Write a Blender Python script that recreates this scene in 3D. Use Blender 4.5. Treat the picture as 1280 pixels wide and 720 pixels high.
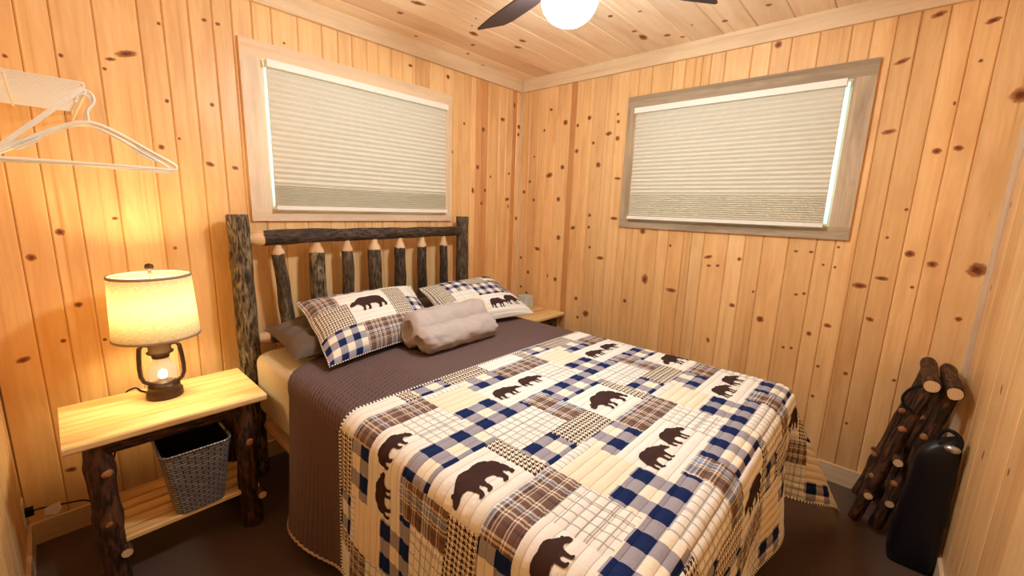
import bpy, bmesh, math, random
import numpy as np
from mathutils import Vector, Matrix, noise
PI = math.pi
random.seed(7)
for o in list(bpy.data.objects): bpy.data.objects.remove(o, do_unlink=True)
scn = bpy.context.scene
COL = scn.collection

# ------------------------------------------------------------------ camera
F_PX, YAW, PITCH, ROLL = 524.449, 0.838502, 0.188314, 0.0327866
CAM = np.array([-2.945, -2.599, 1.52])
def cam_axes():
    cy, sy, cp, sp = math.cos(YAW), math.sin(YAW), math.cos(PITCH), math.sin(PITCH)
    f = np.array([sy*cp, cy*cp, -sp]); r = np.array([cy, -sy, 0.0]); u = np.cross(r, f)
    c, s = math.cos(ROLL), math.sin(ROLL)
    return c*r + s*u, -s*r + c*u, f
CR, CU, CF = cam_axes()
cd = bpy.data.cameras.new('camera'); cam = bpy.data.objects.new('camera', cd); COL.objects.link(cam)
cd.sensor_width = 36.0; cd.lens = F_PX/1280*36.0; cd.clip_start = 0.01; cd.clip_end = 100
cam.matrix_world = Matrix(((CR[0], CU[0], -CF[0], CAM[0]), (CR[1], CU[1], -CF[1], CAM[1]), (CR[2], CU[2], -CF[2], CAM[2]), (0, 0, 0, 1)))
scn.camera = cam

# ------------------------------------------------------------------ world, exposure
w = bpy.data.worlds.new('world'); scn.world = w; w.use_nodes = True
w.node_tree.nodes['Background'].inputs[0].default_value = (0.44, 0.86, 1.0, 1)
w.node_tree.nodes['Background'].inputs[1].default_value = 7.0
vs = scn.view_settings
vs.view_transform = 'Standard'; vs.look = 'None'; vs.gamma = 1.0; vs.use_curve_mapping = False
vs.exposure = 0.40
GLOBE_STRENGTH = 134.0
GLOBE_COLOR = (0.79, 0.91, 1.0)
LAMP_WATTS = 10.5
LAMP_COLOR = (1.0, 0.80, 0.43)
scn.cycles.max_bounces = 10
scn.cycles.diffuse_bounces = 6
scn.cycles.transparent_max_bounces = 16

# ------------------------------------------------------------------ material helpers
def srgb(r, g, b):
    f = lambda c: (c/255)/12.92 if c/255 <= 0.04045 else ((c/255+0.055)/1.055)**2.4
    return (f(r), f(g), f(b), 1.0)
class NT:
    def __init__(s, name):
        s.m = bpy.data.materials.new(name); s.m.use_nodes = True
        s.t = s.m.node_tree; s.n = s.t.nodes; s.l = s.t.links
        s.b = s.n['Principled BSDF']; s.out = s.n['Material Output']
    def new(s, t, **kw):
        n = s.n.new(t)
        for k, v in kw.items(): setattr(n, k, v)
        return n
    def link(s, a, b): s.l.new(a, b)
    def val(s, sock, v):
        if hasattr(v, 'is_output'): s.l.new(v, sock)
        else: sock.default_value = v
    def math(s, op, a, b=0.0, c=None):
        n = s.new('ShaderNodeMath', operation=op); s.val(n.inputs[0], a); s.val(n.inputs[1], b)
        if c is not None: s.val(n.inputs[2], c)
        return n.outputs[0]
    def mix(s, fac, a, b, mode='MIX'):
        n = s.new('ShaderNodeMix', data_type='RGBA', blend_type=mode)
        s.val(n.inputs[0], fac); s.val(n.inputs[6], a); s.val(n.inputs[7], b); return n.outputs[2]
    def uv(s):
        n = s.new('ShaderNodeUVMap', uv_map='UVMap'); sp = s.new('ShaderNodeSeparateXYZ'); s.link(n.outputs[0], sp.inputs[0])
        return sp.outputs[0], sp.outputs[1]
    def vec(s, x, y, z=0.0):
        n = s.new('ShaderNodeCombineXYZ'); s.val(n.inputs[0], x); s.val(n.inputs[1], y); s.val(n.inputs[2], z); return n.outputs[0]
    def noise(s, vec, scale=1.0, detail=3.0, rough=0.5, dist=0.0):
        n = s.new('ShaderNodeTexNoise'); s.val(n.inputs['Vector'], vec); s.val(n.inputs['Scale'], scale)
        n.inputs['Detail'].default_value = detail; n.inputs['Roughness'].default_value = rough; n.inputs['Distortion'].default_value = dist
        return n.outputs[0]
    def ramp(s, fac, stops, interp='LINEAR'):
        n = s.new('ShaderNodeValToRGB'); s.val(n.inputs[0], fac); cr = n.color_ramp; cr.interpolation = interp
        while len(cr.elements) > 1: cr.elements.remove(cr.elements[-1])
        cr.elements[0].position = stops[0][0]; cr.elements[0].color = stops[0][1]
        for p, c in stops[1:]:
            e = cr.elements.new(p); e.color = c
        return n.outputs[0]
    def bump(s, h, strength=0.3, dist=0.01):
        n = s.new('ShaderNodeBump'); n.inputs['Strength'].default_value = strength; n.inputs['Distance'].default_value = dist
        s.link(h, n.inputs['Height']); s.link(n.outputs[0], s.b.inputs['Normal'])
    def done(s, color=None, rough=0.5, spec=0.5, metal=0.0):
        if color is not None: s.val(s.b.inputs['Base Color'], color)
        s.val(s.b.inputs['Roughness'], rough); s.b.inputs['Specular IOR Level'].default_value = spec; s.b.inputs['Metallic'].default_value = metal
        return s.m
def rand_obj(t): return t.new('ShaderNodeObjectInfo').outputs['Random']
def objcol(t): return t.new('ShaderNodeObjectInfo').outputs['Color']
G4 = lambda v: (v, v, v, 1)

def pine(name, light, mid, dark, rough=0.38, spec=0.4, grain=1.0):
    t = NT(name); u, v = t.uv(); r = rand_obj(t)
    off = t.math('MULTIPLY', r, 37.0)
    u2 = t.math('ADD', u, off); v2 = t.math('ADD', v, t.math('MULTIPLY', r, 91.0))
    warp = t.noise(t.vec(t.math('MULTIPLY', u2, 6), t.math('MULTIPLY', v2, 1.1)), 1.0, 3)
    ring = t.math('SINE', t.math('MULTIPLY', t.math('ADD', t.math('MULTIPLY', u2, 26.0), t.math('MULTIPLY', warp, 11.0)), 6.283))
    ring = t.math('MULTIPLY_ADD', ring, 0.5, 0.5)
    ring = t.math('POWER', ring, 2.0)
    fine = t.noise(t.vec(t.math('MULTIPLY', u2, 260), t.math('MULTIPLY', v2, 5)), 1.0, 3, 0.6)
    blotch = t.noise(t.vec(t.math('MULTIPLY', u2, 9), t.math('MULTIPLY', v2, 1.6)), 1.0, 3, 0.55)
    c = t.mix(t.math('MULTIPLY', ring, 0.17*grain), light, mid)
    c = t.mix(t.math('MULTIPLY', t.math('SUBTRACT', fine, 0.35), 0.55*grain), c, mid)
    c = t.mix(t.ramp(blotch, [(0.50, G4(0)), (0.78, G4(0.55*grain))]), c, dark)
    st = t.noise(t.vec(t.math('MULTIPLY', u2, 34), t.math('MULTIPLY', v2, 0.7)), 1.0, 2, 0.5)
    c = t.mix(t.ramp(st, [(0.46, G4(0)), (0.70, G4(0.55*grain))]), c, mid)
    c = t.mix(t.ramp(st, [(0.64, G4(0)), (0.80, G4(0.6))]), c, dark)
    pn = t.noise(t.vec(t.math('MULTIPLY', u2, 45), t.math('MULTIPLY', v2, 9)), 1.0, 2)
    c = t.mix(t.ramp(pn, [(0.73, G4(0)), (0.80, G4(0.55))]), c, dark)
    c = t.mix(1.0, c, objcol(t), 'MULTIPLY')
    t.bump(t.math('ADD', fine, t.math('MULTIPLY', ring, 0.5)), 0.08, 0.002)
    return t.done(c, rough, spec)
def plain(name, col, rough=0.5, spec=0.5, metal=0.0, nscale=0, namt=0.15, bump=0.0, bscale=200):
    t = NT(name); c = col
    tc = t.new('ShaderNodeTexCoord').outputs['Object']
    if nscale:
        nz = t.noise(tc, nscale, 4)
        c = t.mix(t.math('MULTIPLY', nz, namt*2), col, (col[0]*0.45, col[1]*0.45, col[2]*0.45, 1))
    if bump: t.bump(t.noise(tc, bscale, 3), bump, 0.003)
    return t.done(c, rough, spec, metal)
def bark(name, c_hi, c_lo, ridge=1.0, lichen=0.0):
    t = NT(name); u, v = t.uv(); r = rand_obj(t)
    u2 = t.math('ADD', u, t.math('MULTIPLY', r, 17.0)); v2 = t.math('ADD', v, t.math('MULTIPLY', r, 53.0))
    n1 = t.noise(t.vec(t.math('MULTIPLY', u2, 85*ridge), t.math('MULTIPLY', v2, 17*ridge)), 1.0, 4, 0.6, 0.6)
    n2 = t.noise(t.vec(t.math('MULTIPLY', u2, 22), t.math('MULTIPLY', v2, 9)), 1.0, 3)
    f = t.ramp(n1, [(0.40, G4(0)), (0.60, G4(1))])
    c = t.mix(f, c_lo, c_hi)
    c = t.mix(t.ramp(n2, [(0.35, G4(0.7)), (0.6, G4(0))]), c, c_lo)
    if lichen: c = t.mix(t.ramp(t.noise(t.vec(t.math('MULTIPLY', u2, 14), t.math('MULTIPLY', v2, 11)), 1.0, 4), [(0.60, G4(0)), (0.68, G4(lichen))]), c, srgb(150, 145, 120))
    t.bump(n1, 1.0, 0.010)
    return t.done(c, 0.62, 0.35)
M = {}
M['pine'] = pine('knotty_pine', srgb(242, 201, 142), srgb(224, 170, 106), srgb(190, 128, 72))
M['ceilpine'] = pine('ceiling_pine', srgb(252, 230, 198), srgb(242, 210, 170), srgb(216, 170, 128), 0.26, 0.5)
M['tablepine'] = pine('table_pine', srgb(240, 214, 156), srgb(220, 174, 106), srgb(160, 102, 48), 0.35, 0.4, 1.7)
M['trimpine'] = pine('trim_pine', srgb(232, 206, 166), srgb(218, 184, 140), srgb(190, 150, 108), 0.5, 0.3)
M['whitepine'] = pine('whitewashed_pine', srgb(232, 214, 188), srgb(214, 186, 152), srgb(176, 142, 108), 0.55, 0.3)
M['barnwood'] = pine('grey_weathered_wood', srgb(188, 172, 146), srgb(156, 136, 108), srgb(112, 94, 74), 0.7, 0.2, 1.6)
M['back'] = plain('dark_backing', srgb(120, 74, 36), 0.9)
M['knot'] = None
def knot_mat():
    t = NT('knot'); u, v = t.uv()
    d = t.math('SQRT', t.math('ADD', t.math('MULTIPLY', u, u), t.math('MULTIPLY', v, v)))
    d = t.math('ADD', d, t.math('MULTIPLY', t.math('SUBTRACT', t.noise(t.vec(u, v, t.math('MULTIPLY', rand_obj(t), 40)), 2.2, 3), 0.5), 0.7))
    c = t.ramp(d, [(0.0, srgb(98, 50, 26)), (0.34, srgb(122, 66, 32)), (0.60, srgb(176, 110, 60)), (1.0, srgb(212, 156, 100))])
    a = t.ramp(d, [(0.55, G4(1)), (0.98, G4(0))])
    t.link(a, t.b.inputs['Alpha'])
    return t.done(c, 0.45, 0.3)
M['knot'] = knot_mat()
M['floor'] = plain('dark_brown_floor', srgb(92, 74, 64), 0.40, 0.4, 0, 3.0, 0.18, 0.05, 60)
M['base'] = pine('pale_baseboard', srgb(228, 200, 164), srgb(214, 176, 132), srgb(190, 150, 106), 0.5, 0.3)
M['bark_rough'] = bark('rough_hickory_bark', srgb(158, 138, 104), srgb(44, 33, 24), 1.0)
M['bark_dark'] = bark('dark_bark', srgb(102, 82, 66), srgb(36, 25, 20), 1.1)
M['bark_grey'] = bark('grey_brown_bark', srgb(118, 100, 76), srgb(54, 42, 31), 0.9, 0.45)
M['bark_deep'] = bark('deep_brown_bark', srgb(104, 66, 42), srgb(34, 20, 12), 0.7)
M['peeled'] = pine('peeled_wood', srgb(226, 192, 150), srgb(204, 158, 112), srgb(168, 118, 78), 0.6, 0.2)
def endgrain():
    t = NT('sawn_end_grain'); u, v = t.uv()
    d = t.math('SQRT', t.math('ADD', t.math('MULTIPLY', u, u), t.math('MULTIPLY', v, v)))
    rg = t.math('MULTIPLY_ADD', t.math('SINE', t.math('MULTIPLY', d, 700)), 0.5, 0.5)
    return t.done(t.mix(t.math('MULTIPLY', rg, 0.5), srgb(228, 194, 150), srgb(190, 144, 96)), 0.7, 0.2)
M['endgrain'] = endgrain()
M['legknot'] = plain('brown_knot_wood', srgb(168, 112, 64), 0.5, 0.4, 0, 60, 0.3)
M['sheet'] = plain('tan_sheet', srgb(196, 180, 154), 0.85, 0.15, 0, 6, 0.06, 0.1, 40)
M['coverlet'] = plain('brown_coverlet', srgb(104, 84, 80), 0.85, 0.12, 0, 30, 0.08, 0.2, 160)
def ribbed():
    t = NT('brown_ribbed_coverlet'); n = t.new('ShaderNodeUVMap', uv_map='Stitch'); sp = t.new('ShaderNodeSeparateXYZ'); t.link(n.outputs[0], sp.inputs[0])
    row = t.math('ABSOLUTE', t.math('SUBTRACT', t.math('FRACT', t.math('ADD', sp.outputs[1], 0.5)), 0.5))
    u, v = t.uv(); pk = t.noise(t.vec(t.math('MULTIPLY', u, 120), t.math('MULTIPLY', v, 120)), 1.0, 3)
    c = t.mix(t.math('MULTIPLY', pk, 0.35), srgb(110, 89, 85), srgb(78, 60, 58))
    c = t.mix(t.math('MULTIPLY', t.math('LESS_THAN', row, 0.06), 0.7), c, srgb(58, 44, 42))  # thin dark lines in the rib grooves, painted in place of their shade
    t.bump(t.math('ADD', t.math('POWER', t.math('MULTIPLY', row, 2.0), 0.5), t.math('MULTIPLY', pk, 0.4)), 0.8, 0.006)
    return t.done(c, 0.85, 0.12)
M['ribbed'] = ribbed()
M['hem'] = plain('pale_hem', srgb(176, 150, 128), 0.8, 0.2)
M['greycase'] = plain('grey_brown_pillowcase', srgb(104, 90, 80), 0.85, 0.15, 0, 8, 0.08, 0.15, 30)
M['plush'] = plain('grey_plush', srgb(192, 180, 174), 0.95, 0.08, 0, 14, 0.13, 0.35, 120)
M['black'] = plain('black_cloth', srgb(24, 21, 21), 0.8, 0.2)
M['bag'] = plain('black_navy_nylon', srgb(12, 13, 24), 0.40, 0.4, 0, 9, 0.3, 0.2, 26)
M['silver'] = plain('silver_metal', srgb(190, 190, 192), 0.3, 0.5, 0.9)
M['bronze'] = plain('dark_bronze', srgb(84, 62, 48), 0.38, 0.5, 0.55, 40, 0.2)
M['blade'] = plain('dark_fan_blade', srgb(62, 48, 44), 0.5, 0.3, 0, 20, 0.15)
M['white'] = plain('white_plastic', srgb(238, 232, 216), 0.35, 0.5)
M['wire'] = plain('white_vinyl_wire', srgb(240, 236, 224), 0.4, 0.5)
M['paper'] = plain('white_paper', srgb(240, 232, 226), 0.8, 0.2)
M['paleblue'] = plain('pale_blue_card', srgb(196, 206, 200), 0.7, 0.2)
M['bear'] = plain('brown_bear_cloth', srgb(66, 46, 42), 0.85, 0.1, 0, 60, 0.08)
M['blindrail'] = plain('ivory_rail', srgb(240, 234, 220), 0.5, 0.4)
M['sash'] = plain('white_vinyl_sash', srgb(235, 238, 240), 0.4, 0.4)
def cellfab():
    t = NT('ivory_cellular_fabric')
    t.done(srgb(230, 222, 204), 0.9, 0.1)
    tr = t.new('ShaderNodeBsdfTranslucent'); tr.inputs[0].default_value = srgb(225, 220, 205)
    mx = t.new('ShaderNodeMixShader'); mx.inputs[0].default_value = 0.12
    t.link(t.b.outputs[0], mx.inputs[1]); t.link(tr.outputs[0], mx.inputs[2]); t.link(mx.outputs[0], t.out.inputs[0])
    return t.m
M['cell'] = cellfab()
def linen():
    t = NT('linen_lampshade'); u, v = t.uv()
    n = t.noise(t.vec(t.math('MULTIPLY', u, 60), t.math('MULTIPLY', v, 420)), 1.0, 3, 0.6)
    c = t.mix(t.ramp(n, [(0.42, G4(0)), (0.68, G4(0.75))]), srgb(240, 232, 208), srgb(190, 172, 132))
    t.done(c, 0.9, 0.1)
    tr = t.new('ShaderNodeBsdfTranslucent'); t.link(c, tr.inputs[0])
    mx = t.new('ShaderNodeMixShader'); mx.inputs[0].default_value = 0.42
    t.link(t.b.outputs[0], mx.inputs[1]); t.link(tr.outputs[0], mx.inputs[2]); t.link(mx.outputs[0], t.out.inputs[0])
    return t.m
M['linen'] = linen()
def emis(name, col, st):
    t = NT(name); e = t.new('ShaderNodeEmission'); e.inputs[0].default_value = (*col, 1); e.inputs[1].default_value = st
    t.link(e.outputs[0], t.out.inputs[0]); return t.m
M['globe'] = emis('lit_opal_globe', GLOBE_COLOR, GLOBE_STRENGTH)
M['bulb'] = emis('lit_bulb', (1.0, 0.80, 0.55), 9.0)
def glassm(name, col, rough, fac):
    t = NT(name); t.done((*col, 1), rough, 0.5)
    tr = t.new('ShaderNodeBsdfTransparent'); tr.inputs[0].default_value = (0.95, 0.95, 0.95, 1)
    mx = t.new('ShaderNodeMixShader'); mx.inputs[0].default_value = fac
    t.link(t.b.outputs[0], mx.inputs[1]); t.link(tr.outputs[0], mx.inputs[2]); t.link(mx.outputs[0], t.out.inputs[0]); return t.m
M['chimney'] = glassm('frosted_chimney_glass', (0.75, 0.68, 0.62), 0.15, 0.55)
M['pane'] = glassm('window_glass', (0.8, 0.9, 0.95), 0.02, 0.92)

# quilt prints, all in metres of cloth (UV)
CREAM = srgb(238, 229, 208); WHITE = srgb(236, 233, 224); NAVY = srgb(26, 42, 88); GREYB = srgb(150, 146, 156); BROWN = srgb(92, 70, 60); DKBROWN = srgb(70, 50, 46)
def fabric_bump(t, u, v):
    """puckered cloth with stitched channel rows; returns the thin mask for their painted shade (second uv layer counts the rows)"""
    n = t.new('ShaderNodeUVMap', uv_map='Stitch'); sp = t.new('ShaderNodeSeparateXYZ'); t.link(n.outputs[0], sp.inputs[0])
    row = t.math('ABSOLUTE', t.math('SUBTRACT', t.math('FRACT', t.math('ADD', sp.outputs[1], 0.5)), 0.5))
    pk = t.noise(t.vec(t.math('MULTIPLY', u, 110), t.math('MULTIPLY', v, 45)), 1.0, 3)
    h = t.math('ADD', t.math('MULTIPLY', t.math('POWER', t.math('MULTIPLY', row, 2.0), 0.4), 1.0), t.math('MULTIPLY', pk, 0.45))
    t.bump(h, 0.7, 0.005)
    return t.math('LESS_THAN', row, 0.035)
def groove_shade(t, c, line): return t.mix(t.math('MULTIPLY', line, 0.45), c, t.mix(1.0, c, (.42, .36, .30, 1), 'MULTIPLY'))  # darkens the stitch rows: groove shade put into the cloth colour
def per(t, x, p, duty, ph=0.0):
    return t.math('LESS_THAN', t.math('FRACT', t.math('ADD', t.math('DIVIDE', x, p), ph)), duty)
def gingham():
    t = NT('navy_buffalo_check'); u, v = t.uv()
    s = t.math('ADD', per(t, u, 0.115, 0.5), per(t, v, 0.10583, 0.5))
    tw = t.math('FRACT', t.math('DIVIDE', t.math('ADD', u, v), 0.0045))
    gy = t.mix(t.math('MULTIPLY', tw, 0.6), srgb(168, 164, 172), srgb(132, 128, 142))
    c = t.mix(t.math('GREATER_THAN', s, 0.5), CREAM, gy); c = t.mix(t.math('GREATER_THAN', s, 1.5), c, NAVY)
    return t.done(groove_shade(t, c, fabric_bump(t, u, v)), 0.85, 0.1)
def houndstooth():
    t = NT('brown_houndstooth'); u, v = t.uv(); P = 0.0165
    a = per(t, u, P, 0.5); b = per(t, v, P, 0.5)
    tw = per(t, t.math('ADD', u, v), P/2, 0.5)
    s = t.math('ADD', t.math('MULTIPLY', a, tw), t.math('MULTIPLY', b, t.math('SUBTRACT', 1.0, tw)))
    return t.done(groove_shade(t, t.mix(s, CREAM, DKBROWN), fabric_bump(t, u, v)), 0.85, 0.1)
def plaid(name, blue):
    t = NT(name); u, v = t.uv()
    fu = t.math('FRACT', t.math('DIVIDE', u, 0.135)); fv = t.math('FRACT', t.math('DIVIDE', v, 0.118))
    W_, B_, L_, D_ = srgb(236, 224, 206), srgb(118, 92, 80), srgb(122, 152, 190), srgb(72, 62, 72)
    A = [(0, B_), (.14, W_), (.18, B_), (.22, W_), (.27, B_), (.46, D_), (.52, B_), (.62, W_), (.66, B_), (.70, W_), (.75, L_ if blue else B_), (.86, W_), (.89, L_), (.95, W_)]
    C_ = [(0, W_), (.05, L_), (.12, W_), (.16, L_ if blue else D_), (.24, W_), (.28, B_), (.34, W_), (.37, B_), (.60, W_), (.63, B_), (.68, W_), (.71, B_), (.92, D_)]
    c = t.mix(0.5, t.ramp(fu, A, 'CONSTANT'), t.ramp(fv, C_, 'CONSTANT'))
    return t.done(groove_shade(t, c, fabric_bump(t, u, v)), 0.85, 0.1)
def windowpane(name, pu, pv):
    t = NT(name); u, v = t.uv()
    s = t.math('MAXIMUM', per(t, u, pu, 0.13), per(t, v, pv, 0.13 if pv < 1 else 0.0))
    s2 = t.math('MAXIMUM', per(t, u, pu*4, 0.03, 0.05), per(t, v, pv*4, 0.03 if pv < 1 else 0.0, 0.05))
    c = t.mix(t.math('MULTIPLY', s, 0.62), WHITE, srgb(120, 118, 116)); c = t.mix(t.math('MULTIPLY', s2, 0.55), c, srgb(96, 98, 100))
    return t.done(groove_shade(t, c, fabric_bump(t, u, v)), 0.85, 0.1)
def cloth(name, col):
    t = NT(name); u, v = t.uv(); return t.done(groove_shade(t, col, fabric_bump(t, u, v)), 0.85, 0.1)
M['G'] = gingham(); M['H'] = houndstooth(); M['P'] = plaid('brown_blue_plaid', False); M['Q'] = plaid('blue_plaid', True)
M['W'] = windowpane('ivory_windowpane_check', 0.034, 0.030); M['S'] = windowpane('ivory_fine_stripe', 0.022, 5.0)
M['C'] = cloth('cream_cloth', srgb(238, 224, 198)); M['B'] = cloth('ivory_cloth', WHITE)
def bindm():
    t = NT('dashed_binding'); u, v = t.uv()
    return t.done(t.mix(per(t, v, 0.014, 0.45), WHITE, DKBROWN), 0.85, 0.1)
M['bind'] = bindm()
M['batting'] = plain('cream_quilt_backing', srgb(226, 212, 182), 0.9, 0.1)
def weave():
    t = NT('silver_grey_weave'); u, v = t.uv()
    b = t.new('ShaderNodeTexBrick'); t.link(t.vec(u, v), b.inputs['Vector']); b.inputs['Scale'].default_value = 1.0
    b.inputs['Brick Width'].default_value = 0.030; b.inputs['Row Height'].default_value = 0.012; b.inputs['Mortar Size'].default_value = 0.0018
    b.inputs['Color1'].default_value = srgb(190, 186, 182); b.inputs['Color2'].default_value = srgb(156, 152, 150); b.inputs['Mortar'].default_value = srgb(70, 66, 64)
    t.bump(t.math('SUBTRACT', 1.0, b.outputs['Fac']), 0.8, 0.004)
    return t.done(b.outputs['Color'], 0.35, 0.5, 0.5)
M['weave'] = weave()

# ------------------------------------------------------------------ object helpers
WLOC = {}
def link_obj(name, data, parent=None, loc=(0, 0, 0)):
    o = bpy.data.objects.new(name, data); COL.objects.link(o)
    if parent is not None:
        o.parent = parent; pl = WLOC[parent.name]
        o.location = (loc[0]-pl[0], loc[1]-pl[1], loc[2]-pl[2])
    else: o.location = loc
    WLOC[o.name] = tuple(loc)
    return o
class MB:
    """collects geometry in world coordinates"""
    def __init__(s): s.v = []; s.f = []; s.uv = []; s.mi = []; s.sm = []; s.uv2 = None
    def add(s, verts, faces, uvs=None, mi=0, smooth=False):
        b = len(s.v); s.v += [tuple(map(float, q)) for q in verts]
        for k, fc in enumerate(faces):
            s.f.append([b+i for i in fc]); s.mi.append(mi); s.sm.append(smooth)
            s.uv.append([tuple(uvs[k][j]) for j in range(len(fc))] if uvs else [(0, 0)]*len(fc))
    def build(s, name, mats, parent=None, origin=None, col=None):
        V = np.array(s.v)
        if origin is None:
            lo, hi = V.min(0), V.max(0); origin = ((lo[0]+hi[0])/2, (lo[1]+hi[1])/2, lo[2])
        me = bpy.data.meshes.new(name); me.from_pydata([tuple(q) for q in V-np.array(origin)], [], s.f)
        for m in (mats if isinstance(mats, (list, tuple)) else [mats]): me.materials.append(m)
        me.polygons.foreach_set('material_index', s.mi); me.polygons.foreach_set('use_smooth', s.sm)
        uvl = me.uv_layers.new(name='UVMap'); uvl.data.foreach_set('uv', [c for fc in s.uv for q in fc for c in q])
        if s.uv2: me.uv_layers.new(name='Stitch').data.foreach_set('uv', [c for fc in s.uv2 for q in fc for c in q])
        me.update()
        o = link_obj(name, me, parent, origin)
        if col: o.color = (*col, 1)
        return o
    # ---- shapes
    def box(s, x0, x1, y0, y1, z0, z1, grain='z', mi=0):
        P = [(x0, y0, z0), (x1, y0, z0), (x1, y1, z0), (x0, y1, z0), (x0, y0, z1), (x1, y0, z1), (x1, y1, z1), (x0, y1, z1)]
        Fs = [(3, 2, 1, 0), (4, 5, 6, 7), (0, 1, 5, 4), (1, 2, 6, 5), (2, 3, 7, 6), (3, 0, 4, 7)]
        g = 'xyz'.index(grain); uvs = []
        for fc in Fs:
            q = []
            for i in fc:
                p = P[i]; o = [p[k] for k in range(3) if k != g]; q.append((o[0]+o[1], p[g]))
            uvs.append(q)
        s.add(P, Fs, uvs, mi)
    def prism(s, prof, axis, a0, a1, mi=0, smooth=False, nseg=1):
        """closed 2-D profile in the two other axes, extruded along axis from a0 to a1; uv = (perimeter, along)"""
        n = len(prof); k = 'xyz'.index(axis); others = [i for i in range(3) if i != k]
        per_ = [0]
        for i in range(n): per_.append(per_[-1]+math.dist(prof[i], prof[(i+1) % n]))
        vs_ = []
        for j in range(nseg+1):
            a = a0+(a1-a0)*j/nseg
            for q in prof:
                p = [0, 0, 0]; p[k] = a; p[others[0]] = q[0]; p[others[1]] = q[1]; vs_.append(p)
        fs, uvs = [], []
        for j in range(nseg):
            for i in range(n):
                i2 = (i+1) % n
                fs.append((j*n+i, j*n+i2, (j+1)*n+i2, (j+1)*n+i))
                A0 = a0+(a1-a0)*j/nseg; A1 = a0+(a1-a0)*(j+1)/nseg
                uvs.append([(per_[i], A0), (per_[i+1], A0), (per_[i+1], A1), (per_[i], A1)])
        s.add(vs_, fs, uvs, mi, smooth)
        b0 = list(range(n-1, -1, -1)); b1 = [nseg*n+i for i in range(n)]
        s.add(vs_, [b0, b1], [[prof[i] for i in b0], [prof[i-nseg*n] for i in b1]], mi)
    def sweep(s, pts, radii, n=10, mi=0, cap=None, wob=0.0, seed=0, smooth=True, wscale=14, closed=False):
        pts = [Vector(p) for p in pts]; m = len(pts)
        if not isinstance(radii, (list, tuple)): radii = [radii]*m
        rings = []; L = 0; Ls = []
        T0 = (pts[1]-pts[0]).normalized()
        ref = Vector((0, 0, 1)) if abs(T0.z) < 0.9 else Vector((1, 0, 0))
        N = (ref - T0*ref.dot(T0)).normalized()
        for i in range(m):
            if closed: T = (pts[(i+1) % m]-pts[i-1]).normalized()
            else: T = (pts[min(i+1, m-1)]-pts[max(i-1, 0)]).normalized()
            N = (N - T*N.dot(T)).normalized(); B = T.cross(N)
            if i: L += (pts[i]-pts[i-1]).length
            Ls.append(L); ring = []
            for k in range(n):
                a = 2*PI*k/n; d = N*math.cos(a)+B*math.sin(a); r = radii[i]
                if wob: r *= 1+wob*noise.noise(pts[i]*wscale*0.6+d*1.3+Vector((seed*7.1, seed*3.3, 0)))
                ring.append(pts[i]+d*r)
            rings.append(ring)
        vs_ = [p for r_ in rings for p in r_]; fs, uvs = [], []
        rr = sum(radii)/m
        for i in range(m if closed else m-1):
            i2 = (i+1) % m
            for k in range(n):
                k2 = (k+1) % n; fs.append((i*n+k, i*n+k2, i2*n+k2, i2*n+k))
                u0, u1 = k/n*2*PI*rr, (k+1)/n*2*PI*rr; e = Ls[i2] if i2 else L+0.02
                uvs.append([(u0, Ls[i]), (u1, Ls[i]), (u1, e), (u0, e)])
        s.add(vs_, fs, uvs, mi, smooth)
        if closed: return
        for ring, rev, r in ((rings[0], True, radii[0]), (rings[-1], False, radii[-1])):
            q = list(range(n)); q = q[::-1] if rev else q
            s.add(ring, [q], [[(r*math.cos(2*PI*k/n), r*math.sin(2*PI*k/n)) for k in q]], mi if cap is None else cap, False)
    def lathe(s, prof, cx, cy, n=32, mi=0, smooth=True, sx=1.0, sy=1.0):
        m = len(prof); vs_, fs, uvs = [], [], []
        for r, z in prof:
            for k in range(n): vs_.append((cx+sx*r*math.cos(2*PI*k/n), cy+sy*r*math.sin(2*PI*k/n), z))
        L = [0]
        for i in range(1, m): L.append(L[-1]+math.dist(prof[i], prof[i-1]))
        for i in range(m-1):
            for k in range(n):
                k2 = (k+1) % n; fs.append((i*n+k, i*n+k2, (i+1)*n+k2, (i+1)*n+k))
                u0, u1 = k/n, (k+1)/n; R_ = 0.8
                uvs.append([(u0*R_, L[i]), (u1*R_, L[i]), (u1*R_, L[i+1]), (u0*R_, L[i+1])])
        s.add(vs_, fs, uvs, mi, smooth)
    def grid(s, P, U, V_, mi=0, smooth=True, flip=False, S=None):
        """P array (nv,nu,3); U (nv,nu), V (nv,nu)"""
        nv, nu = P.shape[:2]; fs, uvs = [], []; u2 = []
        for j in range(nv-1):
            for i in range(nu-1):
                q = [(j, i), (j, i+1), (j+1, i+1), (j+1, i)]
                if flip: q = q[::-1]
                fs.append([a*nu+b for a, b in q]); uvs.append([(U[a, b], V_[a, b]) for a, b in q])
                if S is not None: u2.append([(0.0, S[a, b]) for a, b in q])
        s.add(P.reshape(-1, 3), fs, uvs, mi, smooth)
        if S is not None: s.uv2 = (s.uv2 or [])+u2
def empty(name, loc, parent=None):
    o = link_obj(name, None, parent, loc); o.empty_display_size = 0.05; return o
def tag(o, label, cat, group=None, kind=None):
    if label: o['label'] = label
    if cat: o['category'] = cat
    if group: o['group'] = group
    if kind: o['kind'] = kind
    return o
def struct(o, label=None, cat=None):
    o['kind'] = 'structure'
    if label: o['label'] = label
    if cat: o['category'] = cat
    return o
def rrect(x0, x1, y0, y1, r, n=4):
    pts = []
    for cx, cy, a0 in ((x1-r, y1-r, 0), (x0+r, y1-r, 90), (x0+r, y0+r, 180), (x1-r, y0+r, 270)):
        for k in range(n+1):
            a = math.radians(a0+90*k/n); pts.append((cx+r*math.cos(a), cy+r*math.sin(a)))
    return pts
def jit(a): return random.uniform(-a, a)
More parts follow.
